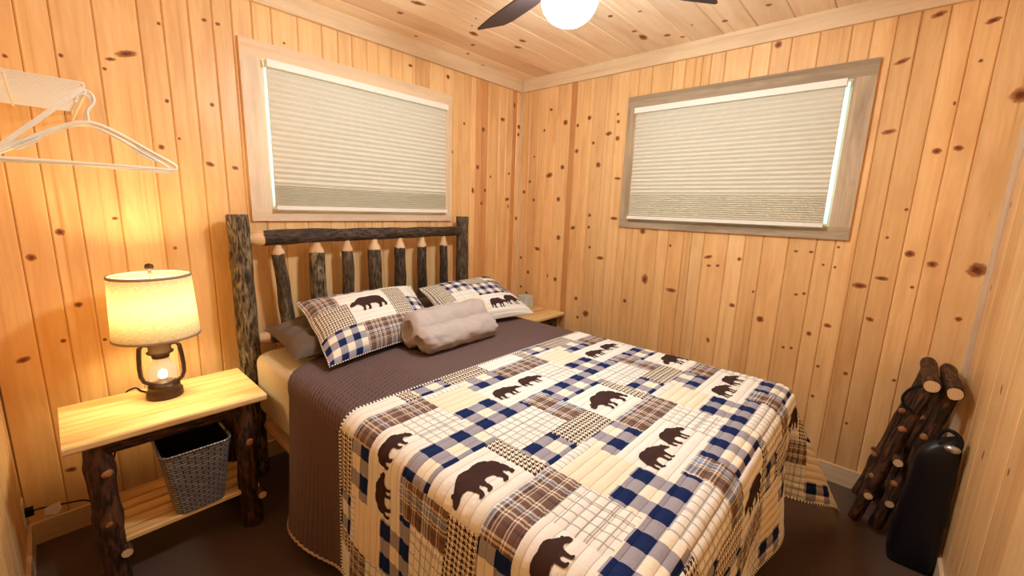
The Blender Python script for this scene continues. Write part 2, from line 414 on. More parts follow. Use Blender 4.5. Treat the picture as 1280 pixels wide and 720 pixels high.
def log_pts(p0, p1, n, bend=0.0, seed=0):
    p0, p1 = Vector(p0), Vector(p1); out = []
    for i in range(n+1):
        t = i/n; q = p0.lerp(p1, t)
        q += Vector((noise.noise(Vector((t*2.2, seed, 0.3))), noise.noise(Vector((t*2.2, seed, 5.1))), noise.noise(Vector((t*2.2, seed, 9.7)))))*bend*math.sin(PI*t)
        out.append(q)
    return out
def make_log(name, p0, p1, r0, r1, mat, parent, seed=0, n=14, segs=14, wob=0.22, bend=0.012, cap='endgrain', knobs=()):
    m = MB(); pts = log_pts(p0, p1, segs, bend, seed)
    rad = [r0+(r1-r0)*i/segs for i in range(segs+1)]
    for kt, ka in knobs:
        for i in range(segs+1): rad[i] *= 1+ka*math.exp(-((i/segs-kt)/0.06)**2)
    ch = min(.006, r0*.15); d0 = (pts[0]-pts[1]).normalized(); d1 = (pts[-1]-pts[-2]).normalized()
    pts = [pts[0], pts[0]-d0*ch]+pts[1:-1]+[pts[-1]-d1*ch, pts[-1]]; rad = [rad[0]*.86, rad[0]]+rad[1:-1]+[rad[-1], rad[-1]*.86]
    m.sweep(pts, rad, n, 0, 1, wob, seed)
    return m.build(name, [M[mat], M[cap]], parent)

# ------------------------------------------------------------------ the room shell
XL_, YF_, ZC = -3.15, -2.955, 2.604
T = 0.016   # plank thickness; visible plank faces lie on the room planes
def wall_slab(name, rects, axis, d0, d1, label):
    m = MB()
    for a0, a1, z0, z1 in rects:
        if axis == 'y': m.box(a0, a1, d0, d1, z0, z1)
        else: m.box(d0, d1, a0, a1, z0, z1)
    return struct(m.build(name, M['back'], None, origin=((rects[0][0]+rects[0][1])/2, d0, 0) if axis == 'y' else (d0, (rects[0][0]+rects[0][1])/2, 0)), label, 'wall')
W1O = (-2.085, -0.905, 1.475, 2.245)     # window openings
W2O = (-2.318, -1.130, 1.475, 2.245)
def holed(a0, a1, z0, z1, h):
    return [(a0, a1, z0, h[2]), (a0, a1, h[3], z1), (a0, h[0], h[2], h[3]), (h[1], a1, h[2], h[3])]
HB = 0.12
wall_back = wall_slab('wall_back', holed(XL_-HB, HB, 0, ZC, W1O), 'y', T, HB, 'knotty pine plank wall behind the log headboard')
wall_right = wall_slab('wall_right', holed(YF_-HB, T, 0, ZC, W2O), 'x', T, HB, 'knotty pine plank wall with the window beside the bed')
wall_left = wall_slab('wall_left', [(YF_-HB, T, 0, ZC)], 'x', XL_-HB, XL_-T, 'pine plank wall at the left edge beside the nightstand')
wall_front = wall_slab('wall_front', [(XL_-T, T, 0, ZC)], 'y', YF_-HB, YF_-T, 'pine plank wall at the right edge behind the black bag')
m = MB(); m.box(XL_-HB, HB, YF_-HB, HB, -0.08, 0.0, 'x'); struct(m.build('floor', M['floor']), 'dark brown smooth floor', 'floor')
m = MB(); m.box(XL_-HB, HB, YF_-HB, HB, ZC+T, ZC+0.12, 'x'); ceiling = struct(m.build('ceiling', M['back']), 'pine plank ceiling', 'ceiling')

TONES = [(1, 1, 1), (1.03, 1.0, .96), (.95, .92, .88), (.98, .93, .87), (1.04, 1.02, 1.0), (.93, .88, .82), (1.0, .97, .93)]
PL = {'back': [], 'right': [], 'left': [], 'front': [], 'ceil': []}
def plank(wall, key, a0, a1, z0, z1, tone):
    """one V-grooved board. key: which room plane"""
    g, c = 0.0007, 0.0048
    a0 += g; a1 -= g
    m = MB()
    if key == 'back': prof = [(a0, T), (a0, c), (a0+c, 0), (a1-c, 0), (a1, c), (a1, T)]; m.prism(prof, 'z', z0, z1)
    elif key == 'front': prof = [(a0, YF_-T), (a1, YF_-T), (a1, YF_-c), (a1-c, YF_), (a0+c, YF_), (a0, YF_-c)]; m.prism(prof, 'z', z0, z1)
    elif key == 'right': prof = [(T, a0), (T, a1), (c, a1), (0, a1-c), (0, a0+c), (c, a0)]; m.prism(prof, 'z', z0, z1)
    elif key == 'left': prof = [(XL_-T, a0), (XL_-c, a0), (XL_, a0+c), (XL_, a1-c), (XL_-c, a1), (XL_-T, a1)]; m.prism(prof, 'z', z0, z1)
    else: prof = [(a0, ZC+T), (a0, ZC+c), (a0+c, ZC), (a1-c, ZC), (a1, ZC+c), (a1, ZC+T)]; m.prism(prof, 'x', z0, z1)
    o = m.build('plank', M['ceilpine'] if key == 'ceil' else M['pine'], wall, col=tone)
    PL[key].append((a0, a1, z0, z1, o)); return o
def plank_run(wall, key, joints, hole=None, special={}):
    js = sorted(joints)
    for a0, a1 in zip(js[:-1], js[1:]):
        tone = random.choice(TONES); b = 1+jit(0.07); tone = tuple(x*b for x in tone)
        for (lo, hi), tn in special.items():
            if lo <= (a0+a1)/2 <= hi: tone = tn
        if hole and a1 > hole[0]+0.002 and a0 < hole[1]-0.002:
            plank(wall, key, a0, a1, 0, hole[2]-0.012, tone); plank(wall, key, a0, a1, hole[3]+0.012, ZC, tone)
        else: plank(wall, key, a0, a1, 0, ZC, tone)
RED = (.80, .62, .50)
J1 = [-3.15, -3.026, -2.932, -2.839, -2.712, -2.567, -2.48, -2.381, -2.286, -2.203, -2.112, -2.02, -1.887, -1.754, -1.66, -1.573, -1.474, -1.395, -1.3, -1.217, -1.112, -.997, -.945, -.861, -.772, -.69, -.593, -.548, -.495, -.41, -.279, -.197, -.12, -.062, 0]
plank_run(wall_back, 'back', J1, W1O, {(-.55, -.49): (.86, .70, .58), (-.495, -.41): RED, (-.197, -.12): (1.02, 1, .96), (-.1, -.08): (.80, .63, .5)})
J2 = [0, -.10, -.20, -.284, -.386, -.52, -.575, -.64, -.731, -.842, -.93, -1.025, -1.094, -1.191, -1.334, -1.417, -1.524, -1.577, -1.66, -1.808, -1.908, -2.007, -2.138, -2.275, -2.36, -2.451, -2.537, -2.637, -2.725, -2.815, -2.955]
plank_run(wall_right, 'right', J2, W2O, {(-.575, -.52): (.72, .54, .42), (-1.524, -1.417): (.92, .83, .74)})
plank_run(wall_left, 'left', [YF_+i*(-YF_)/24 for i in range(25)])
plank_run(wall_front, 'front', [XL_+i*(-XL_)/15 for i in range(16)])
JC = sorted([0.0]+[-.16-.185*i for i in range(15)]+[-2.875, YF_])
JC = [j for j in JC if j >= YF_]
for a0, a1 in zip(JC[:-1], JC[1:]):
    if a1-a0 > 0.03:
        tn = random.choice(TONES); tn = (.86, .76, .68) if abs((a0+a1)/2+.25) < .06 else tn
        plank(ceiling, 'ceil', a0, a1, XL_, 0, tn)

def pix_ray(px, py): return CF+(px-640)/F_PX*CR-(py-360)/F_PX*CU
def pix_on(px, py, axis, val):
    d = pix_ray(px, py); t = (val-CAM[axis])/d[axis]; return CAM+t*d, t
def add_knot(key, px, py, rpx, asp=1.0, ang=None):
    ax, val = {'back': (1, 0.0), 'right': (0, 0.0), 'front': (1, YF_), 'ceil': (2, ZC), 'left': (0, XL_)}[key]
    P, t = pix_on(px, py, ax, val); r = max(rpx, 1.4)*t/F_PX*0.95
    k_al = {'back': 0, 'front': 0, 'right': 1, 'left': 1, 'ceil': 1}[key]; k_len = 0 if key == 'ceil' else 2
    host = None
    for a0, a1, z0, z1, o in PL[key]:
        if a0-0.003 <= P[k_al] <= a1+0.003 and z0 <= P[k_len] <= z1: host = (a0, a1, o)
    if host is None: return
    wid = min(r*asp**0.5, (host[1]-host[0])*0.42); hgt = r/asp**0.5 if asp > 1 else r*(1/asp)**0.5
    if asp <= 1: wid = min(r*asp**0.5, (host[1]-host[0])*0.42)
    P[k_al] = min(max(P[k_al], host[0]+wid+0.006), host[1]-wid-0.006)
    an = random.uniform(-.35, .35) if ang is None else ang
    n = 16; ring = []; uvs = []
    eps = 0.0007
    for k in range(n):
        a = 2*PI*k/n; e = wid*math.cos(a); f = hgt*math.sin(a)
        da, dl = e*math.cos(an)-f*math.sin(an), e*math.sin(an)+f*math.cos(an)
        q = P.copy(); q[k_al] += da; q[k_len] += dl; q[ax] += {'back': -eps, 'right': -eps, 'front': eps, 'left': eps, 'ceil': -eps}[key]
        q[k_al] = min(max(q[k_al], host[0]+0.006), host[1]-0.006)
        ring.append(q); uvs.append((math.cos(a), math.sin(a)))
    c = P.copy(); c[ax] = ring[0][ax]
    m = MB(); m.add(ring+[c], [(k, (k+1) % n, n) for k in range(n)], [[uvs[k], uvs[(k+1) % n], (0, 0)] for k in range(n)])
    m.build('knot', M['knot'], host[2])
KN = {'back': [(6, 70, 3), (69, 68, 3), (138, 74, 4, 2.5), (166, 69, 8, 3), (200, 30, 2.5), (255, 25, 3, 1.5), (272, 30, 3, 1.5), (125, 85, 2.5), (213, 127, 3), (265, 131, 3), (222, 173, 2), (202, 184, 4), (260, 205, 4.5, 1.6), (294, 210, 3.5, 1.6), (75, 290, 5.5), (149, 273, 3, 1.6), (219, 310, 2.5), (39, 322, 5.5), (98, 381, 4.5), (79, 426, 3.5), (29, 450, 6, 1.8), (127, 425, 2.5), (232, 347, 2), (85, 588, 5, 1.8), (355, 54, 2), (560, 96, 3.5), (513, 82, 3, 2),
 (578, 154, 2.2), (604, 162, 3.6), (627, 149, 3.5, 1.8), (641, 131, 3, .5), (646, 158, 3.4), (647, 168, 2.8), (598, 209, 3.4), (590, 238, 4.5), (607, 238, 2.6), (599, 254, 2.6), (613, 221, 2), (636, 217, 2.2), (632, 249, 3.5, 1.8), (635, 258, 2.2, .5), (645, 273, 3), (565, 190, 2.5)],
 'right': [(661, 227, 2.4), (655, 240, 2.8), (668, 250, 2.6), (707, 153, 4), (703, 209, 3.6), (698, 249, 3.6), (721, 157, 2.6), (719, 189, 3.4), (689, 137, 2.4, 1.6), (689, 219, 5, 2), (739, 147, 3.4), (739, 179, 2.6), (749, 206, 4.2), (761, 167, 4, 1.8), (772, 173, 3.6), (773, 152, 2.6), (771, 143, 2.2), (737, 269, 2.8), (773, 223, 3.4, 3), (768, 273, 4, 2.4), (681, 163, 2.2), (668, 196, 1.8),
 (698, 297, 3.8), (671, 311, 4, 1.8), (660, 340, 2.8), (694, 349, 3.4), (651, 322, 2.4), (720, 285, 4, 1.8), (736, 284, 2.6), (737, 309, 2.4), (720, 373, 3.2), (732, 392, 5), (724, 397, 2.4), (806, 349, 6, .6), (801, 289, 4.5), (841, 363, 5, 2.4), (781, 376, 3), (746, 322, 5, 3.5), (651, 358, 2.2), (658, 366, 2.2), (686, 345, 2, .5), (838, 307, 2.2),
 (884, 321, 4, 2.5), (886, 332, 2.6, 1.6), (897, 332, 2.4, 1.6), (926, 324, 3), (918, 382, 3.6, 1.4), (885, 425, 3, .6), (950, 399, 5), (995, 314, 2.4, 1.6), (1014, 315, 2.4, 1.4), (995, 368, 2.4, 1.6), (1005, 367, 2.4), (1011, 417, 3.6), (1029, 406, 4, 1.6), (1029, 331, 2), (1048, 309, 2), (1043, 334, 2), (979, 434, 2.2), (989, 435, 2.2), (944, 365, 2), (1019, 457, 2.4), (1057, 467, 3), (1058, 529, 2.2), (1012, 494, 2.4),
 (1132, 317, 5.5, 1.2), (1161, 330, 5.5, 1.3), (1140, 359, 2.4), (1198, 399, 4), (1225, 338, 11), (1102, 348, 5, 2.6), (1075, 357, 10, 5), (1080, 398, 4, 1.5), (1109, 297, 2.4), (973, 56, 5), (1276, 119, 11), (1122, 164, 6, 2.8), (1171, 189, 5, 1.2), (1198, 185, 5, 1.4), (1226, 76, 2.6), (1174, 18, 6, 2.2), (1250, 24, 6, 2.2), (1195, 129, 2.4, .6), (1139, 75, 6, 3), (1120, 476, 2.4), (1092, 561, 3.4), (1138, 262, 2.5), (903, 105, 3, 2)],
 'front': [(1264, 256, 4, .6), (1252, 487, 6, .5), (1229, 569, 6, .5), (1261, 590, 5, .6), (1239, 360, 4, .6)],
 'ceil': [(523, 4, 8, .5), (500, 16, 5, 1.0), (592, 42, 7, .6), (591, 56, 4), (520, 45, 3), (653, 51, 5, .6), (647, 59, 5, .6), (595, 23, 2), (590, 32, 2), (585, 67, 3), (601, 82, 3), (763, 20, 4), (793, 39, 4), (806, 46, 8, .5), (834, 44, 5), (857, 45, 3.5), (906, 26, 4.5), (961, 6, 4.5), (865, 31, 2.2), (800, 14, 3)]}
for key, L_ in KN.items():
    for k in L_: add_knot(key, *k)

# crown, corner strips, baseboards
def trim(name, x0, x1, y0, y1, z0, z1, g, mat, label, cat='trim', lip=None):
    m = MB(); m.box(x0, x1, y0, y1, z0, z1, g)
    if lip: m.box(*lip, g)
    return struct(m.build(name, M[mat]), label, cat)
CB = 2.508
trim('trim_1', XL_, 0, -0.022, -0.0005, CB+.012, ZC, 'x', 'trimpine', 'pine crown board along the top of the headboard wall', lip=(XL_, 0, -0.028, -0.0005, CB-.002, CB+.012))
trim('trim_2', -0.022, -0.0005, YF_, -0.028, CB, ZC, 'y', 'trimpine', 'pine crown board along the top of the right wall')
trim('trim_3', XL_+.0005, XL_+.022, YF_, -0.028, CB, ZC, 'y', 'trimpine', 'pine crown board at the top of the left wall')
trim('trim_4', XL_+.022, -0.022, YF_+.0005, YF_+.022, CB, ZC, 'x', 'trimpine', 'pine crown board at the top of the near wall')
trim('trim_5', -0.020, -0.0005, -0.020, -0.0005, 0.1, CB-.002, 'z', 'trimpine', 'slim pine strip standing in the far room corner')
trim('trim_6', -0.045, -0.0005, YF_+.0005, YF_+.016, 0.1, CB, 'z', 'whitepine', 'pale pine strip in the corner beside the folded log rack')
trim('baseboard_back', XL_, 0, -0.014, -0.0005, 0, 0.1, 'x', 'base', 'pine baseboard under the headboard wall', 'baseboard')
trim('baseboard_right', -0.014, -0.0005, YF_, -0.014, 0, 0.108, 'y', 'base', 'pale baseboard along the right wall', 'baseboard')
trim('baseboard_left', XL_+.0005, XL_+.014, YF_, -0.014, 0, 0.1, 'y', 'base', 'baseboard along the left wall', 'baseboard')
trim('baseboard_front', XL_+.014, -0.014, YF_+.0005, YF_+.014, 0, 0.1, 'x', 'base', 'baseboard along the near wall', 'baseboard')

# ------------------------------------------------------------------ windows and shades
def window(name, axis, a0, a1, O, mat, label, tones):
    """casing outer a0..a1 (along the wall), z 1.406..2.325; opening O"""
    z0, z1 = 1.406, 2.326
    def bx(mb, p0, p1, d0, d1, q0, q1, g):
        if axis == 'y': mb.box(p0, p1, d0, d1, q0, q1, {'a': 'x', 'z': 'z'}[g])
        else: mb.box(d0, d1, p0, p1, q0, q1, {'a': 'y', 'z': 'z'}[g])
    c = (a0+a1)/2
    root = struct(empty(name, (c, 0, z0) if axis == 'y' else (0, c, z0)), label, 'window')
    m = MB(); bx(m, a0, a1, -0.019, -0.0005, O[3], z1, 'a'); m.build('head_casing', M[mat], root, col=tones[0])
    m = MB(); bx(m, a0, a1, -0.019, -0.0005, z0, O[2], 'a'); m.build('sill_casing', M[mat], root, col=tones[1])
    for (p0, p1), tn in zip(((a0, O[0]), (O[1], a1)), tones[2:]):
        m = MB(); bx(m, p0, p1, -0.019, -0.0005, O[2], O[3], 'z'); m.build('side_casing', M[mat], root, col=tn)
    m = MB(); j = 0.012
    bx(m, O[0], O[0]+j, 0, HB, O[2], O[3], 'z'); bx(m, O[1]-j, O[1], 0, HB, O[2], O[3], 'z')
    bx(m, O[0]+j, O[1]-j, 0, HB, O[2], O[2]+j, 'a'); bx(m, O[0]+j, O[1]-j, 0, HB, O[3]-j, O[3], 'a')
    m.build('jamb', M['whitepine'], root)
    m = MB(); s = 0.04; d0, d1 = 0.075, 0.11; a, b, c0, c1 = O[0]+j, O[1]-j, O[2]+j, O[3]-j
    bx(m, a, a+s, d0, d1, c0, c1, 'z'); bx(m, b-s, b, d0, d1, c0, c1, 'z'); bx(m, a+s, b-s, d0, d1, c0, c0+s, 'a'); bx(m, a+s, b-s, d0, d1, c1-s, c1, 'a')
    mid = (a+b)/2; bx(m, mid-.025, mid+.025, d0, d1, c0+s, c1-s, 'z')
    m.build('sash', M['sash'], root)
    for p0, p1 in ((a+s, mid-.025), (mid+.025, b-s)):
        m = MB(); bx(m, p0, p1, 0.09, 0.094, c0+s, c1-s, 'a'); m.build('pane', M['pane'], root)
window('window_1', 'y', -2.188, -0.808, W1O, 'whitepine', 'window with a whitewashed pine casing above the log headboard', [(1.0, .90, .78), (1.03, .97, .9), (1.04, 1.02, 1.0), (1.0, .93, .84)])
window('window_2', 'x', -2.413, -1.036, W2O, 'barnwood', 'window with a grey weathered wood casing on the right wall', [(.86, .82, .78), (.98, .95, .92), (1.18, 1.12, 1.08), (1.15, 1.08, 1.0)])
def shade(axis, a0, a1, label, lowpart):
    zt, zb = 2.236, 1.470
    root = empty('cellular_shade', ((a0+a1)/2, -0.045, zb) if axis == 'y' else (-0.045, (a0+a1)/2, zb))
    tag(root, label, 'window shade', 'ivory cellular shades')
    def bx(mb, p0, p1, d0, d1, q0, q1):
        if axis == 'y': mb.box(p0, p1, d0, d1, q0, q1, 'x')
        else: mb.box(d0, d1, p0, p1, q0, q1, 'y')
    m = MB(); bx(m, a0-.006, a1+.006, -0.068, -0.021, zt-.036, zt); m.build('headrail', M['blindrail'], root)
    m = MB(); bx(m, a0-.003, a1+.003, -0.062, -0.026, zb, zb+.022); m.build('bottom_rail', M['blindrail'], root)
    # zig-zag cell faces, wide cells above, gathered cells below
    zs = []; z = zt-.036; ze = zb+.022; n_up = 21; up = (z-ze)*(1-lowpart)/n_up; n_lo = 12; lo = (z-ze)*lowpart/n_lo
    prof = []
    for k in range(n_up+n_lo):
        h = up if k < n_up else lo
        prof.append((-0.038, z)); prof.append((-0.051 if k < n_up else -0.051, z-h*0.5)); z -= h
    prof.append((-0.038, ze))
    m = MB(); vs_, fs = [], []
    for d, q in prof:
        for a in (a0, a1): vs_.append((a, d, q) if axis == 'y' else (d, a, q))
    for d, q in prof:                                   # rear face of the cells
        for a in (a0, a1): vs_.append((a, -0.030, q) if axis == 'y' else (-0.030, a, q))
    n2 = len(prof)*2
    for i in range(len(prof)-1):
        fs.append((2*i, 2*i+1, 2*i+3, 2*i+2)); fs.append((n2+2*i+2, n2+2*i+3, n2+2*i+1, n2+2*i))
    m.add(vs_, fs); m.build('pleated_fabric', M['cell'], root)
shade('y', -2.072, -0.886, 'ivory pleated shade pulled down over the window above the headboard', 0.16)
shade('x', -2.290, -1.120, 'ivory pleated shade pulled down over the window on the right wall', 0.22)

# ------------------------------------------------------------------ ceiling fan
FX, FY = -1.571, -1.598
fan = tag(empty('ceiling_fan', (FX, FY, ZC)), 'dark three-blade ceiling fan with a glowing round white globe', 'ceiling fan')
m = MB(); m.lathe([(0, ZC), (.075, ZC), (.078, ZC-.03), (.05, ZC-.05), (.05, ZC-.07)], FX, FY); m.build('canopy', M['bronze'], fan)
m = MB(); m.lathe([(.05, ZC-.07), (.078, ZC-.09), (.088, ZC-.13), (.088, ZC-.20), (.082, ZC-.235), (.075, ZC-.245), (0, ZC-.245)], FX, FY); m.build('motor_housing', M['bronze'], fan)
m = MB(); gz = 2.268; prof = [(0.0001, gz-.088)]
for k in range(1, 13):
    a = -PI/2+k/12*(PI/2+0.75); prof.append((.102*math.cos(a), gz+.088*math.sin(a)))
prof += [(.07, gz+.085)]
m.lathe(prof, FX, FY, 40); m.build('light_globe', M['globe'], fan)
for ang in (74, -35, 199):
    a = math.radians(ang); d = Vector((math.cos(a), math.sin(a), 0)); q = Vector((-math.sin(a), math.cos(a), 0)); tilt = -0.10
    o0 = Vector((FX, FY, 2.362)); vs_ = []; 
    outl = [(.17, -.040), (.17, .040), (.30, .054), (.50, .058), (.636, .050), (.640, .042), (.54, -.040), (.48, -.052), (.30, -.052)]
    for h in (0.004, -0.004):
        for r, s_ in outl: vs_.append(o0+d*r+q*s_+Vector((0, 0, h+s_*tilt)))
    n = len(outl); m = MB()
    m.add(vs_, [list(range(n)), list(range(2*n-1, n-1, -1))]+[(i, n+i, n+(i+1) % n, (i+1) % n) for i in range(n)])
    bl = m.build('blade', M['blade'], fan)
    m = MB(); m.sweep([o0+d*.10+Vector((0, 0, .004)), o0+d*.15+Vector((0, 0, .008)), o0+d*.21+Vector((0, 0, .008))], [.014, .016, .02], 8); m.build('blade_iron', M['bronze'], bl)

# ------------------------------------------------------------------ bed: log frame
PY = -0.12
bed = tag(empty('log_bed_frame', (-1.534, PY, 0)), 'rustic bark-covered log bed frame with a slatted log headboard', 'bed frame')
make_log('post', (-2.290, PY, 0), (-2.286, PY, 1.445), .053, .050, 'bark_rough', bed, 3, 20, 26, .16, .010)
make_log('post', (-.784, PY, 0), (-.784, PY, 1.445), .052, .047, 'bark_grey', bed, 5, 18, 24, .10, .006)
tr = make_log('top_rail', (-2.190, PY-.005, 1.322), (-.815, PY, 1.336), .041, .034, 'bark_dark', bed, 8, 16, 26, .16, .006)
m = MB(); m.sweep([(-2.262, PY, 1.320), (-2.232, PY-.002, 1.321), (-2.204, PY-.005, 1.322), (-2.180, PY-.005, 1.322)], [.026, .034, .0425, .0415], 14, 0, 0, .08, 2); m.build('tenon', M['peeled'], tr)
m = MB(); m.sweep([(-.845, PY, 1.336), (-.80, PY, 1.336)], [.030, .022], 12); m.build('tenon', M['peeled'], tr)
lr = make_log('bottom_rail', (-2.19, PY, .775), (-.83, PY, .78), .037, .034, 'bark_grey', bed, 12, 14, 20, .14, .006)
m = MB(); m.sweep([(-2.262, PY, .772), (-2.225, PY, .774), (-2.18, PY, .775)], [.024, .030, .037], 12); m.build('tenon', M['peeled'], lr)
SP = [(-2.107, .034, 'bark_grey', -.03), (-1.900, .044, 'bark_rough', .0), (-1.715, .035, 'bark_grey', .0), (-1.532, .042, 'bark_grey', .0), (-1.343, .038, 'bark_dark', .0), (-1.159, .034, 'bark_dark', .0), (-.966, .031, 'bark_dark', .0)]
for k, (x, r, mt, dx) in enumerate(SP):
    sp = make_log('spindle', (x-dx, PY, .80), (x, PY, 1.238), r*1.05, r*.96, mt, bed, 20+k, 16, 16, .14, .010)
    m = MB(); m.sweep([(x, PY, 1.230), (x, PY, 1.250), (x, PY, 1.268), (x, PY, 1.30)], [r*.98, r*.88, r*.58, r*.46], 14, 0, 0, .12, k); m.build('tenon', M['peeled'], sp)
    m = MB(); m.sweep([(x-dx, PY, .79), (x-dx, PY, .805)], [r*.6, r*.9], 10); m.build('tenon', M['peeled'], sp)
for x in (-2.225, -.79):
    make_log('side_rail', (x, -.16, .29), (x, -2.24, .29), .036, .036, 'peeled', bed, 31, 12, 14, .08, .004)
for x in (-2.20, -.815):
    make_log('foot_leg', (x, -2.24, 0), (x, -2.24, .34), .045, .042, 'bark_dark', bed, 41, 12, 6, .08, .002)

# box spring, mattress
def soft_box(name, x0, x1, y0, y1, z0, z1, r, mat, n=5):
    m = MB(); prof = rrect(x0, x1, y0, y1, r, 5); k = len(prof); rings = []
    cx, cy = (x0+x1)/2, (y0+y1)/2
    for i in range(n+1):
        a = PI/2*i/n; ins = r*.6*(1-math.sin(a)); z = z0+r*.6*(1-math.cos(a)); rings.append((ins, z))
    for i in range(n+1):
        a = PI/2*i/n; ins = r*.6*(1-math.cos(a)); z = z1-r*.6*(1-math.sin(a)); rings.append((ins, z))
    vs_ = []
    for ins, z in rings:
        for px, py in prof:
            sx = 1-2*ins/(x1-x0); sy = 1-2*ins/(y1-y0); vs_.append((cx+(px-cx)*sx, cy+(py-cy)*sy, z))
    fs = [(i*k+j, i*k+(j+1) % k, (i+1)*k+(j+1) % k, (i+1)*k+j) for i in range(len(rings)-1) for j in range(k)]
    m.add(vs_, fs, None, 0, True); e = (len(rings)-1)*k
    m.add(vs_, [list(range(k-1, -1, -1)), [e+j for j in range(k)]])
    return m.build(name, mat)
o = soft_box('box_spring', -2.185, -.83, -2.22, -.20, .20, .415, .03, M['black']); tag(o, 'black box spring in shadow beneath the mattress', 'box spring')
o = soft_box('mattress', -2.300, -.735, -2.36, -.215, .415, .742, .075, M['sheet']); tag(o, 'mattress in a tan fitted sheet on the log bed', 'mattress')

# ------------------------------------------------------------------ draped cloths
BX0, BX1, BYF, BZ, RC = -2.300, -.735, -2.365, .750, .055
def drape(U, V_, off, waves=1.0, seed=0.0):
    """unrolled cloth (U along x, V along y) laid over the bed top; returns points"""
    U = np.asarray(U, float); V_ = np.asarray(V_, float)
    x0, x1, yf = BX0+RC, BX1-RC, BYF+RC; R = RC+off
    ax = np.where(U < x0, x0-U, np.where(U > x1, U-x1, 0.0)); sx = np.where(U < x0, -1.0, 1.0)
    ay = np.maximum(0.0, yf-V_)
    d = np.hypot(ax, ay); th = np.arctan2(ay, ax+1e-12)
    q = PI/2*R; a = np.minimum(d, q)/R
    out = R*np.sin(a); down = R*(1-np.cos(a)); rest = np.maximum(0, d-q)
    both = (ax > 0) & (ay > 0)
    s2 = np.where(both, np.sin(2*th), 0.0)
    fl = 0.07+0.42*s2**1.5
    # ripples of the hanging part
    wx = np.sin(V_*13.0+seed)*0.55+np.sin(V_*7.3+1.3+seed)*0.45; wy = np.sin(U*11.0+.4+seed)*.55+np.sin(U*6.1+2.0+seed)*.45
    wv = np.where(ay > 0, wy, wx)*(1-s2)
    out = out+rest*fl+wv*waves*0.075*np.minimum(rest, .6)
    down = down+rest*np.sqrt(np.maximum(.2, 1-fl**2))
    cx = np.clip(U, x0, x1); cyv = np.maximum(V_, yf)
    ct = np.where(d > 0, np.cos(th), 0); st = np.where(d > 0, np.sin(th), 0)
    X = cx+sx*ct*out; Y = cyv-st*out; Z = BZ+off-down
    bow = 0.012*np.exp(-((cx-(-1.5))/.9)**2)
    Z = Z+np.where(d > 0, bow*np.exp(-d*8), bow)
    Z = np.maximum(Z, 0.012+off)
    return np.stack([X, Y, Z], -1)
def drape_n(U, V_, off, h, **kw):
    e = 1e-3
    P = drape(U, V_, off, **kw); A = drape(U+e, V_, off, **kw)-drape(U-e, V_, off, **kw); B = drape(U, V_+e, off, **kw)-drape(U, V_-e, off, **kw)
    N = np.cross(A, B); N /= np.maximum(np.linalg.norm(N, axis=-1, keepdims=True), 1e-9)
    return P+N*h[..., None]

# brown ribbed coverlet: ribs run parallel to its head edge
def cov_head(U): return np.interp(U, [-2.9, -2.36, -2.30, -2.10, -1.9, -.9, -.6, 0], [-.735, -.725, -.69, -.56, -.47, -.47, -.56, -.56])
CU0, CU1 = -2.930, -.12
nu, nv = 110, 440
u = np.linspace(CU0, CU1, nu); t = np.linspace(0, 1, nv)
Ug, Tg = np.meshgrid(u, t); H0 = cov_head(Ug); Vg = H0+(-1.75-H0)*Tg
dist = (H0-Vg)
hem = 0.02*np.sin(Vg*16)
Ug2 = np.where(Ug < -2.3, -2.3+(Ug+2.3)*(1+hem*1.2), Ug)
rib = 0.0085*np.abs(np.sin(PI*dist/0.0255))**.8
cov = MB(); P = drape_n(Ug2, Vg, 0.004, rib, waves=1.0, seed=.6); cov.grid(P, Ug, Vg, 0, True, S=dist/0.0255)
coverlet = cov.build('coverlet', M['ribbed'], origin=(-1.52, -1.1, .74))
tag(coverlet, 'brown ribbed coverlet spread over the bed beneath the patchwork quilt', 'bedspread')
m = MB(); m.sweep([tuple(q) for q in P[::4, 0]], .006, 6); m.build('hem', M['hem'], coverlet)
m = MB(); m.sweep([tuple(q) for q in P[0, ::2]], .004, 6); m.build('hem', M['coverlet'], coverlet)

# ---- patchwork quilt
TW, TH, TX, TY = .69, .635, -2.03, -1.345
PAT = [('C', 0, .19, 0, .155), ('G', 0, .19, .155, .32), ('W', 0, .26, .32, .485), ('G', 0, .155, .485, .60), ('S', 0, .19, .60, .635),
       ('H', .155, .385, .485, .60), ('G1', .19, .385, -.035, .08), ('P', .385, .69, -.035, .08), ('B2', .19, .52, .08, .26), ('W', .52, .69, .08, .26),
       ('G', .19, .26, .26, .32), ('Q', .26, .385, .26, .485), ('G', .385, .69, .26, .39), ('B1', .385, .63, .39, .60), ('H', .63, .69, .39, .60)]
BEAR = [(0, .24), (.015, .30), (.05, .335), (.075, .345), (.085, .39), (.115, .405), (.14, .385), (.20, .43), (.28, .505), (.37, .555), (.46, .56), (.54, .545), (.63, .565), (.74, .565), (.84, .53), (.92, .46), (.965, .36), (.985, .24), (1.0, .12), (.985, .06), (.93, .045), (.905, .06), (.925, .12), (.90, .17), (.865, .19), (.845, .12), (.83, .04), (.79, .0), (.725, .0), (.715, .03), (.755, .07), (.745, .14), (.70, .215), (.60, .235), (.535, .21), (.53, .12), (.52, .04), (.485, .005), (.42, .0), (.41, .03), (.45, .06), (.455, .13), (.425, .19), (.385, .15), (.37, .06), (.345, .0), (.275, -.005), (.265, .025), (.305, .055), (.305, .13), (.285, .20), (.255, .245), (.20, .265), (.15, .25), (.10, .225), (.05, .215), (.015, .215)]
QOFF = 0.016; STITCH = .0353; PUFF = .0032
QU0, QU1, QV0, QV1 = -2.90, -.13, -1.222, -2.87
def quilt_h(V_): return PUFF*np.abs(np.sin(PI*V_/STITCH))**0.5
